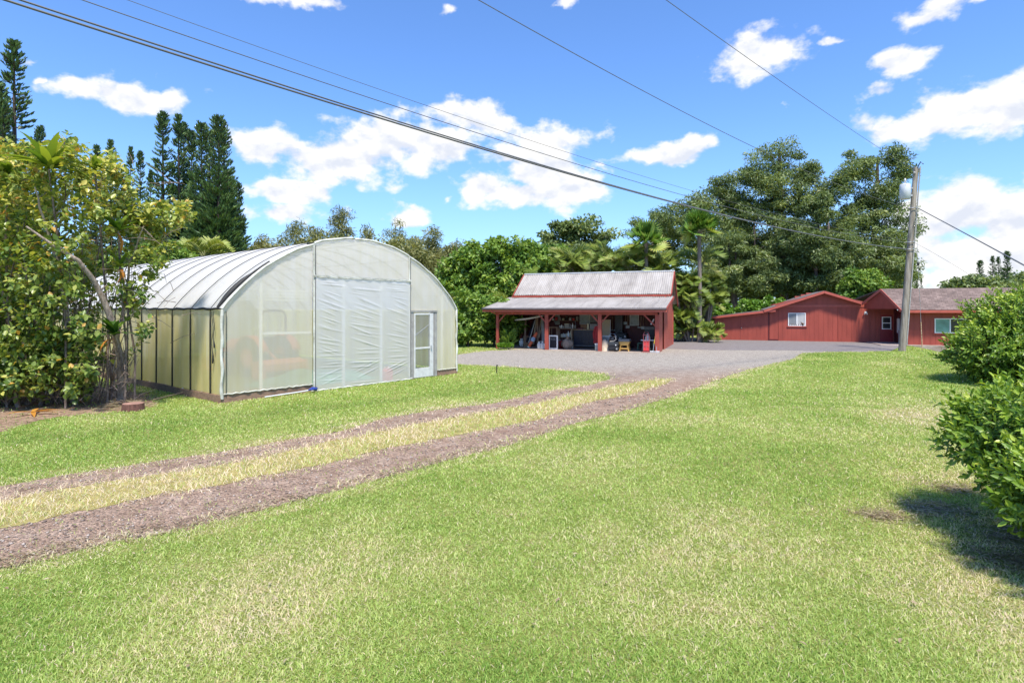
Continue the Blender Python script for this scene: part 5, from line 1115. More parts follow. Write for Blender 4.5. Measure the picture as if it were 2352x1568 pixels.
# mid ground wall of broad-leaved trees
MG = 'dense broad-leaved trees between greenhouse and shed'
mids = [('tall leafy tree rising behind the right shoulder of the greenhouse',1090,46,570,[(1090,590,55,40),(1060,640,50,50),(1120,640,50,45)]),
 ('leafy tree with a knobbly top midway between greenhouse and shed',1150,45,555,[(1150,575,45,32),(1180,620,50,40),(1130,650,50,45),(1190,680,45,40)]),
 ('leafy tree directly left of the shed ridge',1215,46,560,[(1215,585,45,35),(1240,630,40,40),(1200,650,40,40)]),
 ('darker leafy tree tucked behind the shed ridge',1275,50,585,[(1280,600,45,35),(1310,640,50,40),(1260,650,45,40)])]
for i, (lb, x, d, ty, ls) in enumerate(mids):
    tree('leafy_tree', lb, 'tree', gbase(x,d), P(x,ty,d), [lobe(*l,d) for l in ls]+[lobe(x,720,50,50,d)], 120, 110, .75, .36, .19, BUSH, BARKD, .18, 40+i, MG, .75, 0, .35)
fr = [('rounded low tree against the right corner of the greenhouse',1075,37,705,[(1075,705,42,35),(1060,750,30,40),(1090,745,40,35)]),
 ('rounded glossy low tree left of the shed eave',1135,38,700,[(1130,705,42,30),(1160,740,40,35),(1115,745,40,35)]),
 ('low dark shrub tree at the open left end of the shed',1195,41,720,[(1190,715,40,30),(1215,755,40,35),(1175,760,30,35)])]
for i, (lb, x, d, ty, ls) in enumerate(fr):
    tree('low_tree', lb, 'tree', gbase(x,d), P(x,ty+20,d), [lobe(*l,d) for l in ls], 80, 120, .55, .30, .16, BUSH, BARKD, .09, 50+i, 'low rounded trees by the gravel edge', .8, 0, .4)
tree('spreading_tree', 'spreading round-topped tree behind the shed with sky between its limbs', 'tree', gbase(1330,58), P(1325,525,58), [lobe(1325,525,60,26,58),lobe(1270,555,45,28,58),lobe(1385,550,45,25,58),lobe(1330,585,80,30,58),lobe(1370,600,50,30,58)], 90, 110, .95, .42, .2, EUC, BARKD, .3, 60, None, .6, 0, .4)
WG = 'wispy trees along the skyline behind the greenhouse'
for i, (x, ty, rx, d, nn, lb) in enumerate(((600,545,40,52,30,'pale feathery tree next to the dark pines'),(680,500,38,60,20,'thin wispy tree left of the greenhouse peak'),(720,515,32,56,22,'wispy tree second from the left behind the greenhouse'),(783,482,42,60,24,'tallest wispy tree above the greenhouse roof'),(845,515,34,58,22,'wispy tree directly above the greenhouse top'),(905,495,36,60,22,'wispy tree right of the greenhouse top'),(955,540,34,56,26,'bushier wispy tree over the right slope of the greenhouse'),(1000,505,36,60,24,'wispy tree with a thin spire over the right slope'),(1040,545,40,54,36,'dense olive feathery tree at the right end of the wispy row'),(985,590,55,52,55,'broad olive feathery tree low behind the right slope'))):
    tree('wispy_tree', lb, 'tree', gbase(x,d), P(x,ty+45,d), [lobe(x,ty+22,rx*.45,24,d),lobe(x-6,ty+70,rx*.9,42,d),lobe(x+5,ty+130,rx*1.2,55,d)], nn*3, 85, .75, .52, .075, WISP, BARK, .10, 100+i, WG, .9, .5, .25, .2)
for i, (x, y, rx, ry, d, lb) in enumerate(((640,600,70,45,50,'olive shrub mass behind the left roof slope'),(760,590,80,45,52,'olive shrub behind the roof just left of its peak'),(900,600,90,45,52,'olive shrub behind the roof just right of its peak'))):
    tree('hedge_shrub', lb, 'shrub', gbase(x,d), P(x,y,d), [lobe(x,y,rx,ry,d)], 60, 100, 1.0, .36, .14, WISP, BARKD, .1, 120+i, 'olive shrubs behind the greenhouse', .8)

# columnar pines
def pine_mesh(seed, hgt, rb, taper=.55, gap=.40, dens=1.0):
    rg = np.random.default_rng(seed); C, A, N, Ls = [], [], [], []; mb = MB()
    mb.tube([(0,0,0),(.03,0,hgt*.5),(0,0,hgt)], [.20,.12,.02], 8); z = hgt*.06
    while z < hgt - .1:
        t = z/hgt; env = rb*(1-t)**taper*(.82+.36*rg.random()) + .12; top = hgt - z
        if top < 1.7: env = max(env, .38*rb**.5*math.sqrt(max(.02, 1-((1.7-top)/1.75)**2)))
        for k in range(7):
            if rg.random() > (dens*.93 if top > 2.2 else 1): continue
            a = rg.random()*6.283; L = env*(.75+.4*rg.random()); rise = .18 + .55*t
            d = np.array([math.cos(a), math.sin(a), 0]); p1 = np.array([0,0,z]) + d*L*.55 + np.array([0,0,L*rise*.25-.05]); p2 = np.array([0,0,z]) + d*L + np.array([0,0,L*rise])
            mb.tube([(0,0,z), tuple(p1), tuple(p2)], [.03,.022,.012], 3, cap=False)
            m = max(3, int(L/.17)); bd = p2-p1; bd /= np.linalg.norm(bd)
            for j in range(m):
                f = .30 + .70*(j+rg.random()*.5)/m; q = np.array([0,0,z])*(1-f) + p2*f + np.array([0,0,-.12*L*math.sin(math.pi*f)])
                for s_ in ((-1,0,1) if L > .9 else (0,)):
                    side = np.array([-d[1], d[0], 0])*s_*.28*L*math.sin(math.pi*min(.92,f))*rg.uniform(.6,1.2)
                    for _ in range(2):
                        ax_ = bd*1.0 + np.array([0,0,rg.uniform(.15,.75)]) + rg.normal(0,.2,3) + side*.5; C.append(q+side+rg.normal(0,.03,3)); A.append(ax_); N.append(rg.normal(size=3)); Ls.append(.26+.16*rg.random())
        z += gap*(.8+.4*rg.random())*(1-.3*t)*(.6 if top < 2.2 else 1)
    C, A, N, Ls = map(np.array, (C, A, N, Ls)); return mb, C, A, N, Ls
PROTO = []
for i, (hg, rb, tp, gap, de) in enumerate(((20,1.5,.6,.42,.85),(20,2.6,.85,.36,.97),(20,1.8,.62,.46,.72))):
    mb, C, A, N, Ls = pine_mesh(200+i, hg, rb, tp, gap, de); PROTO.append((mb, C, A, N, Ls, {}))
def pine(label, x, ytop, d, proto, wid=1.0, group='tall columnar pines on the left', rz=0):
    b_ = Vector(gbase(x, d)); hg = P(x, ytop, d).z - b_.z; mb, C, A, N, Ls, cache = PROTO[proto]
    t = thing('column_pine', label, 'pine tree', b_, rz, group); s = hg/20; t.scale = (s*wid, s*wid, s)
    if not cache:
        cache['t'] = mb.build('trunk', BARKD, t); cache['c'] = leafmesh('crown', C, A, N, Ls, Ls*.26, np.random.default_rng(3).normal(.45,.2,len(C)), PINE, t, fold=.25)
    else:
        for k in ('t','c'): o = cache[k].copy(); COL.objects.link(o); o.parent = t
    return t
for a in (('lone tall pine with open branches at the far left, touching the sky highest',32,95,46,0,1.45),('dark dense pine cut by the left edge of the view',-8,188,44,1,1.3),('dark pine below the tall open one at the left edge',8,232,42,1,1.2),('small pine at the right foot of the tall open pine',92,288,50,2,1.0),
  ('short pine peeping over the shrub, leftmost of four small ones',222,334,58,0,1.1),('short pine second of four small ones over the shrub',254,322,60,0,1.0),('short pine third of four small ones over the shrub',300,338,60,0,.9),('short pine fourth of four small ones over the shrub',322,348,58,0,1.0),('low pine beside the big pine cluster',346,392,52,0,.9),
  ('open-branched pine at the left of the big pine cluster',374,258,48,0,1.35),('twin-topped pine, second in the big pine cluster',410,264,50,0,1.15),('slim pine behind the second one in the big cluster',422,282,52,0,1.08),('broad dark pine in the middle of the big cluster',463,282,46,1,1.15),('slim pine between the two darkest pines of the cluster',482,300,50,1,0.94),('darkest and broadest pine at the right of the big cluster',503,268,46,1,1.35),('pine filling the gap left of the broad dark one in the cluster',440,300,52,1,1.0),('low pine at the right foot of the big cluster',548,420,50,1,1.1),('pine close behind the broadest one in the cluster',514,296,50,1,1.22)):
    pine(*a, rz=R.random()*6)
for a in (('distant pine, leftmost of four on the right skyline',2251,598,120,1,1.65),('distant slim pine, second of four on the right skyline',2280,588,122,0,1.50),('distant slim pine, third of four on the right skyline',2293,590,124,0,1.50),('distant pine, tallest of four on the right skyline',2313,577,118,1,1.50),('distant pine close to the right side of the utility pole',2104,628,120,1,1.2),('distant smaller pine just right of the utility pole',2116,640,122,0,1.1),('distant small pine left of the four on the right skyline',2192,635,120,1,1.1)):
    pine(*a, group='distant pines on the right skyline', rz=R.random()*6)
for i, (x, y, rx, ry, lb) in enumerate(((2200,660,30,16,'distant dark bush on the right skyline left of the pines'),(2240,655,28,18,'distant bush under the leftmost skyline pine'),(2290,660,50,18,'distant bush under the tallest skyline pine'),(2350,650,30,22,'distant bush at the right edge of the skyline'))):
    tree('distant_bush', lb, 'bush', gbase(x,110), P(x,y,110), [lobe(x,y,rx,ry,110)], 30, 60, 1.4, .8, .35, EUC, BARKD, .2, 150+i, 'distant bushes on the right skyline')
for i, (x, y, rx, ry, d) in enumerate(((-120,640,120,70,60),(60,650,90,60,60),(220,640,80,60,60),(330,640,60,60,55),(450,640,70,60,62),(560,620,60,50,62),(1585,670,60,35,70),(2420,650,80,40,115),(2560,640,120,50,115),(2700,640,160,60,115))):
    lb = ('far green tree mass beyond the left edge','far green tree behind the shrub','far green tree behind the small pines','far green tree under the small pines','far green tree under the big pine cluster','far green tree right of the big pine cluster','far green tree filling the gap right of the shed','far tree behind the hedge','far tree beyond the hedge','far tree well beyond the hedge')[i]
    tree('far_tree', lb, 'tree', gbase(x,d), P(x,y,d), [lobe(x,y,rx,ry,d),lobe(x,705,rx,30,d)], 70, 80, 1.4, .6, .28, BUSH, BARKD, .25, 160+i, 'far green trees closing the view')

# palms
PALM = leafmat('palm_leaflet', [(0,(0.064,0.115,0.021)),(.4,(0.150,0.229,0.039)),(.75,(0.322,0.378,0.074)),(1,(0.422,0.422,0.173))], .3)
FANM = leafmat('fan_leaf', [(0,(0.038,0.109,0.018)),(.5,(0.115,0.242,0.038)),(.8,(0.332,0.408,0.076)),(1,(0.527,0.433,0.128))], .3)
def frond_leaves(base, a, elev, L, rg, curl=1.3, nl=26, ll=.5, lw=.06, tone=0.0, out=None, stem=None):
    d = np.array([math.cos(a), math.sin(a), 0.0]); pts = []; p = np.array(base, float); e = elev; st = L/14
    for i in range(15):
        pts.append(p.copy()); p = p + (d*math.cos(e) + np.array([0,0,math.sin(e)]))*st; e -= curl/14*(.5+i/14)
    stem.tube([tuple(q) for q in pts], [.03*(1-i/16)+.004 for i in range(15)], 4, cap=False); side = np.array([-d[1], d[0], 0])
    for i in range(nl):
        f = .16 + .84*i/nl; k = f*13.99; j = int(k); q = pts[j]*(1-(k-j)) + pts[min(14,j+1)]*(k-j); tn = pts[min(14,j+1)]-pts[j]; tn = tn/np.linalg.norm(tn)
        le = ll*(math.sin(math.pi*min(1,f*.9+.1))**.6+.15)
        for s in (-1,1):
            ax_ = side*s*.85 + tn*.55 + np.array([0,0,.22-.3*rg.random()]); ax_ /= np.linalg.norm(ax_); up_ = np.cross(ax_, tn)*s
            out.append((q+ax_*le*.02, ax_, up_, le*(.85+.3*rg.random()), lw, .45+tone+rg.normal(0,.12)))
def palm_clump(label, base, stems, seed, nf=9, fl=2.5, scale=1.0, grp='feathery palms behind the shed'):
    rg = np.random.default_rng(seed); t = thing('feather_palm', label, 'palm', base, 0, grp); out = []; mb = MB(); st = MB()
    for hx, hy, hz in stems:
        mb.tube([(hx*.25,hy*.25,-.1),(hx*.6,hy*.6,hz*.5),(hx,hy,hz)], [.085,.07,.06], 7)
        for k in range(nf): frond_leaves((hx,hy,hz), rg.random()*6.283, rg.uniform(.35,1.35), fl*rg.uniform(.75,1.15)*scale, rg, rg.uniform(1.2,2.2), 22, .62*scale, .034, rg.normal(0,.12)+(.25 if rg.random()<.1 else 0), out, st)
        for k in range(2): frond_leaves((hx,hy,hz), rg.random()*6.283, rg.uniform(-.9,-.3), fl*.8*scale, rg, .6, 18, .45*scale, .04, .4, out, st)
    mb.build('stems', BARK, t); st.build('frond_stalks', mat('frond_stalk', (.16,.17,.06), .6, .2, 5), t)
    C, A, N, L, W, v = (np.array([o[i] for o in out]) for i in range(6)); leafmesh('fronds', C, A, N, L, W, v, PALM, t, 'leaf', fold=.3, droop=.3); return t
pc = [('feather palm at the left of the palm row, over the shed roof',1290,46,585,14),('feather palm second in the row over the shed roof',1350,46,570,15),('feather palm under the left fan palm',1410,45,560,16),('feather palm clump in the middle of the row above the ridge end',1470,45,565,17),('feather palm clump right of the left fan palm',1530,44,570,18),('low drooping feather palm left of the shed roof',1200,43,670,21)]
for i, (lb, x, d, y, sd_) in enumerate(pc):
    b_ = Vector(gbase(x,d)); hz = P(x,y,d).z - .9; rg = np.random.default_rng(sd_)
    palm_clump(lb, b_, [(rg.normal(0,.9), rg.normal(0,.6), hz*rg.uniform(.74,1.02)) for _ in range(4)], sd_)
for i, (lb, x, d, hh, n_) in enumerate((('tall bushy feather palm against the right wall of the shed',1575,43,(2.8,4.8),10),('feather palm with drooping dry fronds nearest the red lean-to',1618,45,(2.2,4.4),9),('short feather palm at the foot of the tall palms beside the shed',1588,42.5,(.5,1.8),6))):
    rg = np.random.default_rng(80+i); palm_clump(lb, Vector(gbase(x,d)), [(rg.normal(0,.65), rg.normal(0,.6), rg.uniform(*hh)) for _ in range(n_)], 85+i, 9, 1.35 if i < 2 else 1.0)
def fan_palm(label, x, d, ytop, ybase, seed):
    rg = np.random.default_rng(seed); b_ = Vector(gbase(x,d)); hz = P(x,ytop,d).z - .9; t = thing('fan_palm', label, 'palm', b_, 0, 'fan palms above the shed')
    MB().tube([(0,0,-.1),(.05,0,hz*.5),(0,0,hz-.6),(0,0,hz)], [.17,.14,.13,.2], 10).build('trunk', BARK, t); V, Fc, vv = [], [], []; st = MB()
    for k in range(36):
        a = rg.random()*6.283; e = rg.uniform(-.7,1.0) if k > 14 else rg.uniform(.75,1.45); d_ = np.array([math.cos(a)*math.cos(e), math.sin(a)*math.cos(e), math.sin(e)]); L = rg.uniform(.55,1.0)
        q = np.array([0,0,hz]) + d_*L; st.tube([(0,0,hz-.1), tuple(q)], .02, 4, cap=False); s = np.cross(d_, [0,0,1]); s /= np.linalg.norm(s)+1e-6; u = np.cross(s, d_); ro = rg.uniform(-1.2,1.2); s, u = s*math.cos(ro)+u*math.sin(ro), u*math.cos(ro)-s*math.sin(ro); rad = rg.uniform(.65,.95); tone = .38 + (.30 if e < -.1 else 0) + rg.normal(0,.08); m = 15; o = len(V); V.append(q); vv.append(tone)
        for j in range(m*2+1):
            ph = -1.7 + 3.4*j/(m*2); rr = rad*(1.15*(.85+.3*rg.random()) if j % 2 else .55); w_ = q + (d_*math.cos(ph) + s*math.sin(ph))*rr + u*(.14*rr*(1 if j % 2 else -1) + .25*rr*(1-math.cos(ph)) - .12*rr); V.append(w_); vv.append(tone + (.35 if j % 2 else 0)*rg.random())
        for j in range(m*2): Fc.append((o, o+1+j, o+2+j))
    npmesh('leaves', np.array(V), np.array(Fc), FANM, t, np.clip(np.array(vv),0,1)); st.build('leaf_stalks', mat('pale_stalk', (.42,.42,.28), .6, .15, 5), t); return t
fan_palm('left fan palm rising above the shed ridge', 1484, 43, 528, 620, 5); fan_palm('right fan palm on a taller bare trunk right of the shed', 1606, 42, 502, 680, 6)
rg = np.random.default_rng(77); t = thing('banana_palm', 'pale arching palm behind the greenhouse, in front of the dark pines', 'palm', gbase(468,32)); out = []; st = MB(); hz = P(468,588,32).z
MB().tube([(0,0,-.1),(.1,0,hz*.5),(0,0,hz)], [.14,.11,.09], 8).build('trunk', BARK, t)
for a, e in ((0.1,.75),(.35,.45),(-.25,1.0),(3.0,.85),(3.4,.6),(1.6,1.35),(1.2,1.1),(4.5,1.0),(2.5,1.1)): frond_leaves((0,0,hz), a, e, 1.9, rg, 1.9, 30, .48, .06, .30, out, st)
st.build('frond_stalks', MATS['frond_stalk'], t); C, A, N, L, W, v = (np.array([o[i] for o in out]) for i in range(6)); leafmesh('fronds', C, A, N, L, W, v, PALM, t, 'leaf', fold=.2, droop=.3)
for i, (x, y, rx, ry, d, lb) in enumerate(((405,590,40,30,30,'glossy green tree over the left part of the greenhouse roof'),(350,600,40,40,31,'glossy green tree between the shrub and the palm'))):
    tree('glossy_tree', lb, 'tree', gbase(x,d), P(x,y,d), [lobe(x,y,rx,ry,d),lobe(x,y+40,rx,30,d)], 60, 120, .42, .22, .085, BUSH, BARKD, .1, 180+i, 'glossy trees behind the greenhouse', .7, .2)
# small plants around the shed
for i, (x, y, h, w_, n_, lb) in enumerate(((1168,800,1.0,.6,14,'big-leaved plant by the left shed post'),(1160,802,.35,.9,60,'low round green cushion plant beside the left shed post'),(1541,772,1.6,.5,60,'yellow-green shrub at the right wall of the shed'))):
    rg = np.random.default_rng(190+i); d = F*H/(y-HY) if y > 760 else 40; b_ = G(x,y) if i < 2 else Vector(gbase(x,41)); t = thing('garden_plant', lb, 'plant', b_)
    th = rg.random(n_*6)*6.283; r = rg.random(n_*6)**.5*w_*.5; C = np.stack([r*np.cos(th), r*np.sin(th), h*(.25+.7*rg.random(n_*6))*(1-.5*(r/w_)**2)], 1); A = np.stack([np.cos(th)*.7, np.sin(th)*.7, .5+.5*rg.random(n_*6)], 1)
    MB().tube([(0,0,0),(0,0,h*.5)], .03, 5).build('stem', BARKD, t); leafmesh('leaves', C, A, rg.normal(size=C.shape)+np.array([0,0,.8]), (.45 if i == 0 else .16), (.14 if i == 0 else .07), .5+rg.normal(0,.15,len(C)), BRIGHT if i else BUSH, t, 'leaf')
# ---------------------------------------------------------------- glossy hedge bushes on the right
HEDGE = leafmat('hedge_leaf', [(0,(0.037,0.087,0.014)),(.35,(0.093,0.184,0.022)),(.6,(0.206,0.332,0.040)),(.85,(0.452,0.560,0.078)),(1,(0.620,0.620,0.156))], .32, .36, .42)
def hedge(name, label, base, lobes, n_sh, leaf, seed, per=13, slen=.26):
    rg = np.random.default_rng(seed); base = Vector(base); t = thing(name, label, 'bush', base, 0, 'glossy bushes along the right edge of the lawn')
    lobes = [(np.array(c)-np.array(base), np.array(r)) for c, r in lobes]
    area = np.array([(r[0]*r[1]*r[2])**(2/3) for c, r in lobes]); idx = rg.choice(len(lobes), n_sh, p=area/area.sum())
    v = nrm(rg.normal(size=(n_sh,3))); c = np.array([lobes[k][0] for k in idx]); r = np.array([lobes[k][1] for k in idx])
    lump = .86 + .22*(np.sin(v[:,0]*7+idx)*np.sin(v[:,1]*6+idx*2)*np.sin(v[:,2]*7+1)) ; dep = np.where(rg.random(n_sh) < .72, .86+.20*rg.random(n_sh), .35+.5*rg.random(n_sh))
    O = c + v*r*(lump*dep)[:,None]
    keep = O[:,2] > .12
    for k, (cc, rr) in enumerate(lobes):                # drop shoots buried deep in another lobe
        q = np.linalg.norm((O-cc)/rr, axis=1); keep &= ~((q < .45) & (rg.random(n_sh) < .8))
    O, v, idx = O[keep], v[keep], idx[keep]; n = len(O)
    D = nrm(v*.9 + np.array([0,0,.45]) + rg.normal(0,.38,(n,3))); ln = slen*(.7+.7*rg.random(n))
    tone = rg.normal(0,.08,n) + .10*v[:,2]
    C = np.repeat(O, per, 0); Dr = np.repeat(D, per, 0); k = np.tile(np.arange(per), n); f = k/(per-1); C = C + Dr*(f*np.repeat(ln,per))[:,None]
    B = nrm(np.cross(Dr, np.array([.3,.2,1.0]))); B2 = np.cross(Dr, B); ph = k*2.4 + np.repeat(rg.random(n)*6.28, per); rad = B*np.cos(ph)[:,None] + B2*np.sin(ph)[:,None]
    A = nrm(Dr*(.35+.6*f)[:,None] + rad*(1-.45*f)[:,None] + rg.normal(0,.12,C.shape)); N = nrm(Dr - A*np.sum(Dr*A,1,keepdims=True)*.9 + np.array([0,0,.35]))
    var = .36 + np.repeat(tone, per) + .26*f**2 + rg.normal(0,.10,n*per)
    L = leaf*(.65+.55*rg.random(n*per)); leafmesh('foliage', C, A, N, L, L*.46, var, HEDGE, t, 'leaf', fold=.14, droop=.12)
    mb = MB()
    for i in rg.choice(n, min(n, 260), replace=False):
        q = O[i]; s = q*np.array([.35,.35,.1]); m = (s+q)/2 + rg.normal(0,.08,3) + np.array([0,0,-.1]); mb.tube([tuple(s), tuple(m), tuple(q), tuple(q+D[i]*ln[i]*.8)], [.022,.014,.008,.003], 4, cap=False)
    mb.build('branches', BARKD, t); return t
hedge('hedge_bush', 'large glossy bush in front of the red house window', (16.9,19.0,0), [((15.9,18.6,1.0),(1.55,1.6,.95)),((17.0,18.8,1.75),(1.9,1.7,1.25)),((18.6,19.0,2.05),(1.9,1.8,1.3)),((17.0,18.0,1.0),(1.5,1.2,.85)),((20.2,19.6,1.9),(2.0,2.0,1.5))], 9000, .13, 1, 10, .34)
hedge('hedge_bush', 'nearest glossy bush reaching over the lawn at the right edge', (6.0,5.9,0), [((5.79,6.0,1.02),(1.0,.95,.50)),((6.74,5.6,1.0),(1.2,1.1,.70)),((7.74,6.8,1.0),(1.3,1.1,.6)),((5.49,5.3,.80),(.85,.6,.44)),((4.99,5.0,.70),(.55,.5,.36)),((7.94,5.4,1.1),(1.3,1.3,.8)),((5.34,4.5,.7),(.85,.55,.45))], 9500, .085, 3, 12, .24)

# ---------------------------------------------------------------- big mixed shrub on the left
SHRUB = leafmat('shrub_leaf', [(0,(0.056,0.115,0.020)),(.3,(0.135,0.216,0.040)),(.55,(0.301,0.370,0.080)),(.75,(0.524,0.508,0.116)),(.9,(0.620,0.524,0.116)),(1,(0.620,0.308,0.073))], .35, .35, .5)
STEM = mat('shrub_bark', (.15,.105,.08), .9, .4, 9, (3,3,1), bmp=.5, bscale=25, col2=(.26,.20,.165))
sb_ = Vector((-10.4, 14.7, 0)); rg = np.random.default_rng(5)
top_px = [(-260,300),(-120,310),(0,322),(60,345),(110,338),(140,300),(150,290),(165,335),(215,365),(262,352),(300,400),(322,455),(372,470),(428,466),(432,505),(395,540),(400,575),(352,640),(340,700),(352,765),(338,800),(300,835),(270,800),(235,840),(170,860),(90,880),(0,900),(-260,930)]
TRA = [(280,925),(277,820),(250,715),(215,645),(180,598)]
def shrub_px(n, rg):
    out = []
    while len(out) < n:
        x, y = rg.uniform(-250,435), rg.uniform(285,915)
        if not inpoly(np.array([x]), np.array([y]), top_px)[0]: continue
        if y > 720 and x > 215 and rg.random() < .5: continue
        if x > 215 and y > 540 and rg.random() < .55: continue
        dmid = 14.7 - .0006*(x+100); spread = 1.5 if x < 250 else .55
        dd_ = dmid + rg.uniform(-spread, spread)
        if dd_ < 14.9:                                  # the leaning pale trunk stands clear of the leaves
            hit = False
            for (xa, ya), (xb, yb) in zip(TRA[:-1], TRA[1:]):
                t_ = max(0, min(1, ((x-xa)*(xb-xa)+(y-ya)*(yb-ya))/((xb-xa)**2+(yb-ya)**2)))
                if math.hypot(x-xa-t_*(xb-xa), y-ya-t_*(yb-ya)) < 26: hit = True
            if hit and rg.random() < .85: continue
        out.append((x, y, dd_))
    return out
sh_ = thing('mixed_shrub', 'big overgrown shrub with yellowing round leaves left of the greenhouse', 'shrub', sb_)
low = [(rg.uniform(-230,205), rg.uniform(770,915), rg.uniform(13.5,15.3)) for _ in range(330)]
tips = np.array([tuple(P(x,y,d)-sb_) for x,y,d in shrub_px(1550, rg)+low]); tips = tips[tips[:,2] > .12]
mb = MB()
tr_specs = [((280,925),(277,820),(250,715),(215,645),(180,598),(120,562),(60,520)), ((172,925),(166,830),(158,775),(150,690),(130,600),(100,500),(80,430)), ((262,915),(256,850),(268,790),(285,700),(300,600),(330,520)), ((95,930),(100,840),(80,740),(60,640),(40,520)), ((40,935),(30,820),(10,700),(-20,560),(-30,440)), ((-60,935),(-70,800),(-60,650),(-90,480)), ((120,925),(135,850),(185,770),(210,690),(230,560),(250,440)), ((15,930),(55,830),(110,720),(120,620),(150,450),(148,320)), ((-140,930),(-150,760),(-170,560)), ((60,930),(20,800),(20,650),(70,470))]
nodes = []; trk = MB()
for i, pl in enumerate(tr_specs):
    d0_ = F*H/(pl[0][1]-HY); dd = [d0_ + (-.36*j if i == 0 else -.30*j if i in (1,2) else .12*j*(-1)**i) for j in range(len(pl))]; pts = [P(x,y,d)-sb_ for (x,y), d in zip(pl, dd)]; pts[0].z = -.05
    r0 = (.10,.075,.07,.045,.045,.04,.04,.035,.04,.035)[i]; sm_ = []
    for a, b_ in zip(pts[:-1], pts[1:]):
        for k in range(3): sm_.append(a.lerp(b_, k/3) + Vector((R.gauss(0,.014),R.gauss(0,.014),0)))
    sm_.append(pts[-1]); rr = [max(.012, r0*(1-.85*k/len(sm_))) for k in range(len(sm_))]; rr[0] *= 1.25; (trk if i < 3 else mb).tube(sm_, rr, 9); nodes += [(p, r) for p, r in zip(sm_[2:], rr[2:])]
order = np.argsort(np.linalg.norm(tips - np.array([0,0,1.5]), axis=1))
dirs = np.zeros_like(tips); NP_ = np.array([tuple(p) for p, r in nodes]); NRr = np.array([r for p, r in nodes])
for k in order:
    q = tips[k]; dv = q - NP_; c = np.linalg.norm(dv, axis=1) + np.maximum(0, -dv[:,2])*1.6; j = int(np.argmin(c)); p = NP_[j]; d = q-p; r1 = max(.005, min(.022, NRr[j]*.6))
    m = p + d*.5 + rg.normal(0,.07,3)*np.linalg.norm(d) + np.array([0,0,.05]); mb.tube([tuple(p), tuple(m), tuple(q)], [r1, r1*.7, r1*.4], 5, cap=False)
    dirs[k] = (q-m)/np.linalg.norm(q-m); NP_ = np.vstack([NP_, m, q]); NRr = np.append(NRr, [r1*.7, r1*.4])
for _ in range(900):                                   # dry tangle of thin twigs near the ground
    x, y = R.uniform(-240,300), R.uniform(830,930); a = P(x,y,R.uniform(13.9,15.4))-sb_; a.z = max(.03,a.z); b_ = a + Vector((R.uniform(-.6,.6),R.uniform(-.4,.4),R.uniform(-.15,.75))); b_.z = max(.03,b_.z); mb.tube([a, a.lerp(b_,.5)+Vector((0,0,R.uniform(0,.12))), b_], [.009,.006,.003], 4, cap=False)
for _ in range(110):
    x, y = R.uniform(-220,262), R.uniform(900,935); d0 = F*H/(y-HY); a = G(x,y)-sb_; x2 = x+R.gauss(0,60); b_ = P(x2,R.uniform(480,780),d0+R.uniform(-.9,.2))-sb_; r_ = R.uniform(.008,.02)
    mb.tube([a, a.lerp(b_,.33)+Vector((R.gauss(0,.08),0,0)), a.lerp(b_,.66)+Vector((R.gauss(0,.1),0,0)), b_], [r_, r_*.9, r_*.7, r_*.4], 5, cap=False)
for _ in range(150):
    x, y = R.uniform(-200,420), R.uniform(380,800); a = P(x,y,R.uniform(13.4,15))-sb_; b_ = a + Vector((R.uniform(-.9,.9),R.uniform(-.3,.3),R.uniform(-.4,.6))); mb.tube([a, a.lerp(b_,.5)+Vector((0,0,.05)), b_], [.008,.006,.003], 4, cap=False)
mb.build('stems', STEM, sh_); trk.build('trunk', mat('pale_trunk', (.24,.18,.14), .9, .4, 7, (3,3,1), bmp=.6, bscale=22, col2=(.40,.32,.26)), sh_)
per = 22; n = len(tips); C = np.repeat(tips, per, 0); Dr = np.repeat(nrm(dirs + np.array([0,0,.35])), per, 0); f = np.tile(np.linspace(0,1,per), n); C = C + Dr*((f-.65)*.42)[:,None] + rg.normal(0,.055,C.shape)
ph = np.tile(np.arange(per)*2.4, n) + np.repeat(rg.random(n)*6.28, per); B = nrm(np.cross(Dr, np.array([.2,.3,1]))); B2 = np.cross(Dr, B); A = nrm(Dr*.35 + B*np.cos(ph)[:,None] + B2*np.sin(ph)[:,None] + rg.normal(0,.2,C.shape)); N = nrm(np.array([0,0,1.0]) + .5*Dr + rg.normal(0,.4,C.shape))
hgt = C[:,2]; yel = np.clip((hgt-2.2)/3.2,0,1)*.20 + np.repeat(rg.normal(0,.10,n),per); orange = rg.random(n*per) < .025
var = np.where(orange, .97, .39 + yel + rg.normal(0,.13,n*per)); L = .085+.09*rg.random(n*per)
leafmesh('foliage', C, A, N, L, L*.62, np.clip(var,0,1), SHRUB, sh_, 'leaf', fold=.12, droop=.15)

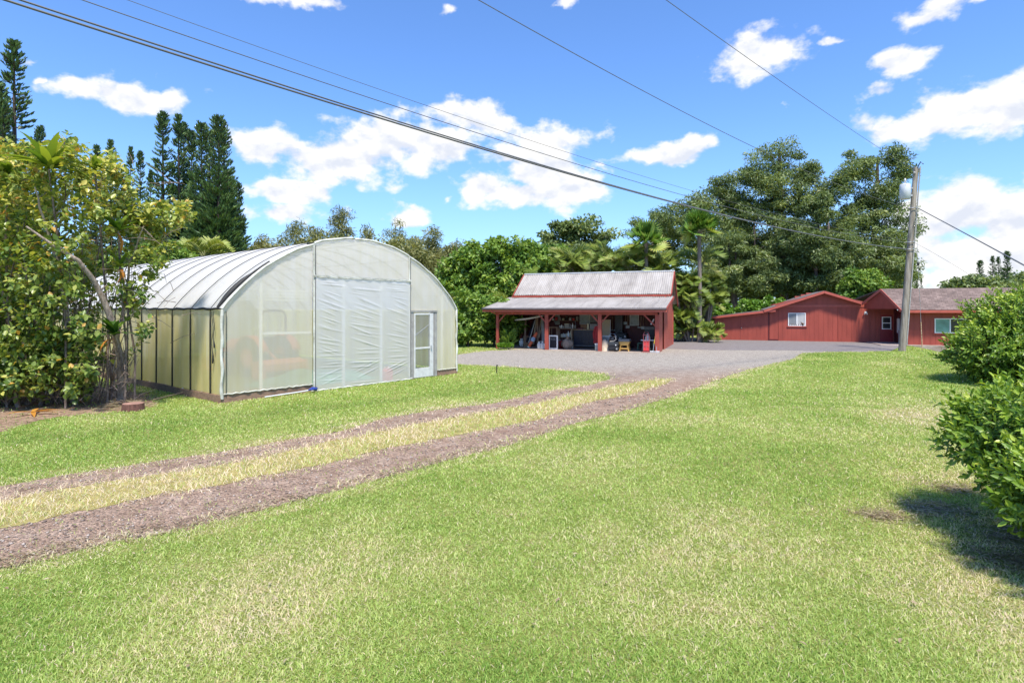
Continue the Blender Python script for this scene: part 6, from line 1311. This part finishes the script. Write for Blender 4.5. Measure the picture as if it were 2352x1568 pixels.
# ti plants with strap leaves growing in and beside the shrub
TI = leafmat('strap_leaf', [(0,(.025,.075,.014)),(.4,(.08,.17,.022)),(.75,(.28,.36,.05)),(1,(.50,.46,.09))], .35, .3, .5)
DEAD = leafmat('dead_strap_leaf', [(0,(.22,.08,.02)),(.5,(.50,.20,.03)),(1,(.62,.34,.07))], .3, .6, .2)
def straps(C0, n, L, W, rg, tone, m, parent, name, lo=.2, hi=1.35, curl=1.0):
    V, Fc, vv = [], [], []
    for k in range(n):
        a = rg.random()*6.283; e = rg.uniform(lo, hi); d = np.array([math.cos(a), math.sin(a), 0]); s = np.array([-d[1], d[0], 0]); p = np.array(C0, float); ll = L*rg.uniform(.7,1.15); st = ll/7; o = len(V); tn = tone + rg.normal(0,.12)
        for i in range(8):
            w_ = W*(math.sin(math.pi*(.08+.92*i/7)**.7)+.05)*.5; u = np.array([0,0,1.0])*math.cos(e) - d*math.sin(e)
            V += [p - s*w_ + u*w_*.25, p, p + s*w_ + u*w_*.25]; vv += [tn]*3; p = p + (d*math.cos(e) + np.array([0,0,math.sin(e)]))*st; e -= curl/7
        for i in range(7):
            b_ = o + i*3; Fc += [(b_,b_+1,b_+4,b_+3),(b_+1,b_+2,b_+5,b_+4)]
    return npmesh(name, np.array(V), np.array(Fc), m, parent, np.clip(np.array(vv),0,1), True)
for i, (x, y, d, n_, L, W, tone, nd, lb) in enumerate(((112,388,13.3,34,1.0,.17,.72,0,'yellow-green strap-leaved plant at the top of the shrub'),(272,530,13.8,16,.75,.12,.5,4,'strap-leaved plant with drooping dead leaves beside the greenhouse roof'),(262,770,13.9,18,.7,.12,.2,5,'dark green strap-leaved plant in front of the leaning trunk'),(276,612,14.0,12,.6,.10,.5,8,'strap-leaved plant with the most orange dead leaves'),(218,390,13.8,12,.6,.13,.62,0,'pale strap-leaved plant at the right shoulder of the shrub'),(20,400,13.5,12,.6,.15,.6,2,'strap-leaved plant at the left edge of the view'))):
    rg = np.random.default_rng(300+i); c = P(x,y,d); b_ = Vector((c.x-abs(rg.normal(.15,.25)), c.y+.6, 0)); t = thing('strap_plant', lb, 'plant', b_, 0, 'strap-leaved plants in the left shrub'); c = c-b_
    MB().tube([(0,0,-.05),(c.x*.1+.05,c.y*.1,c.z*.35),(c.x*.35-.05,c.y*.35,c.z*.72),tuple(c)], [.028,.026,.024,.02], 6).build('stem', STEM, t); straps(c, n_, L, W, rg, tone, TI, t, 'leaves')
    if nd: straps(c - Vector((0,0,.08)), max(2, nd//2), L*.7, W*.6, rg, .5, DEAD, t, 'dead_leaves', -1.45, .3, 1.6)
rg = np.random.default_rng(9)
for i, (x, y, lb) in enumerate(((75,952,'fallen orange strap leaves lying at the edge of the leaf litter'),(178,925,'curled orange dead leaf at the foot of the left trunk'))):
    t = straps((0,0,.06), 5 if i == 0 else 3, .55 if i == 0 else .4, .09, rg, .6, DEAD, None, 'fallen_leaves', -.05, .25, .3); t.location = G(x,y); tag(t, lb, 'dead leaves')
st = thing('tree_stump', 'low cut reddish tree stump at the edge of the leaf litter', 'stump', G(306,942))
prof = [(.25,0),(.235,.05),(.225,.15),(.22,.17)]
MB().lathe(prof, n=20).build('bark', mat('stump_bark', (.13,.06,.045), .95, .4, 8, (4,4,.5), bmp=.5), st); MB().lathe([(.22,.17),(.2,.175),(0,.18)], n=20).build('cut_face', mat('stump_top', (.30,.17,.13), .9, .3, 10), st)
rg = np.random.default_rng(4); k = 420; th = rg.random(k)*6.28; r = .2+.45*rg.random(k)**1.5; C = np.stack([r*np.cos(th), r*np.sin(th)*.9, .03+.14*np.exp(-(r-.25)**2*20)*rg.random(k)], 1); A = np.stack([np.cos(th*3), np.sin(th*5), .3*rg.random(k)], 1)
o = leafmesh('dry_twigs', C, A, rg.normal(size=(k,3))+np.array([0,0,1]), .22, .012, rg.random(k), bpy.data.materials['clippings']); o.location = G(285,935); tag(o, 'dry brown twigs heaped round the trunk foot and stump', 'twigs', kind='stuff')
o = MB().tube([G(352,922)+Vector((0,0,.05)), G(444,903)+Vector((0,0,.10))], [.016,.014], 7).build('bamboo_stick', LUMBER); tag(o, 'pale bamboo stick lying in the grass beside the stump', 'stick')
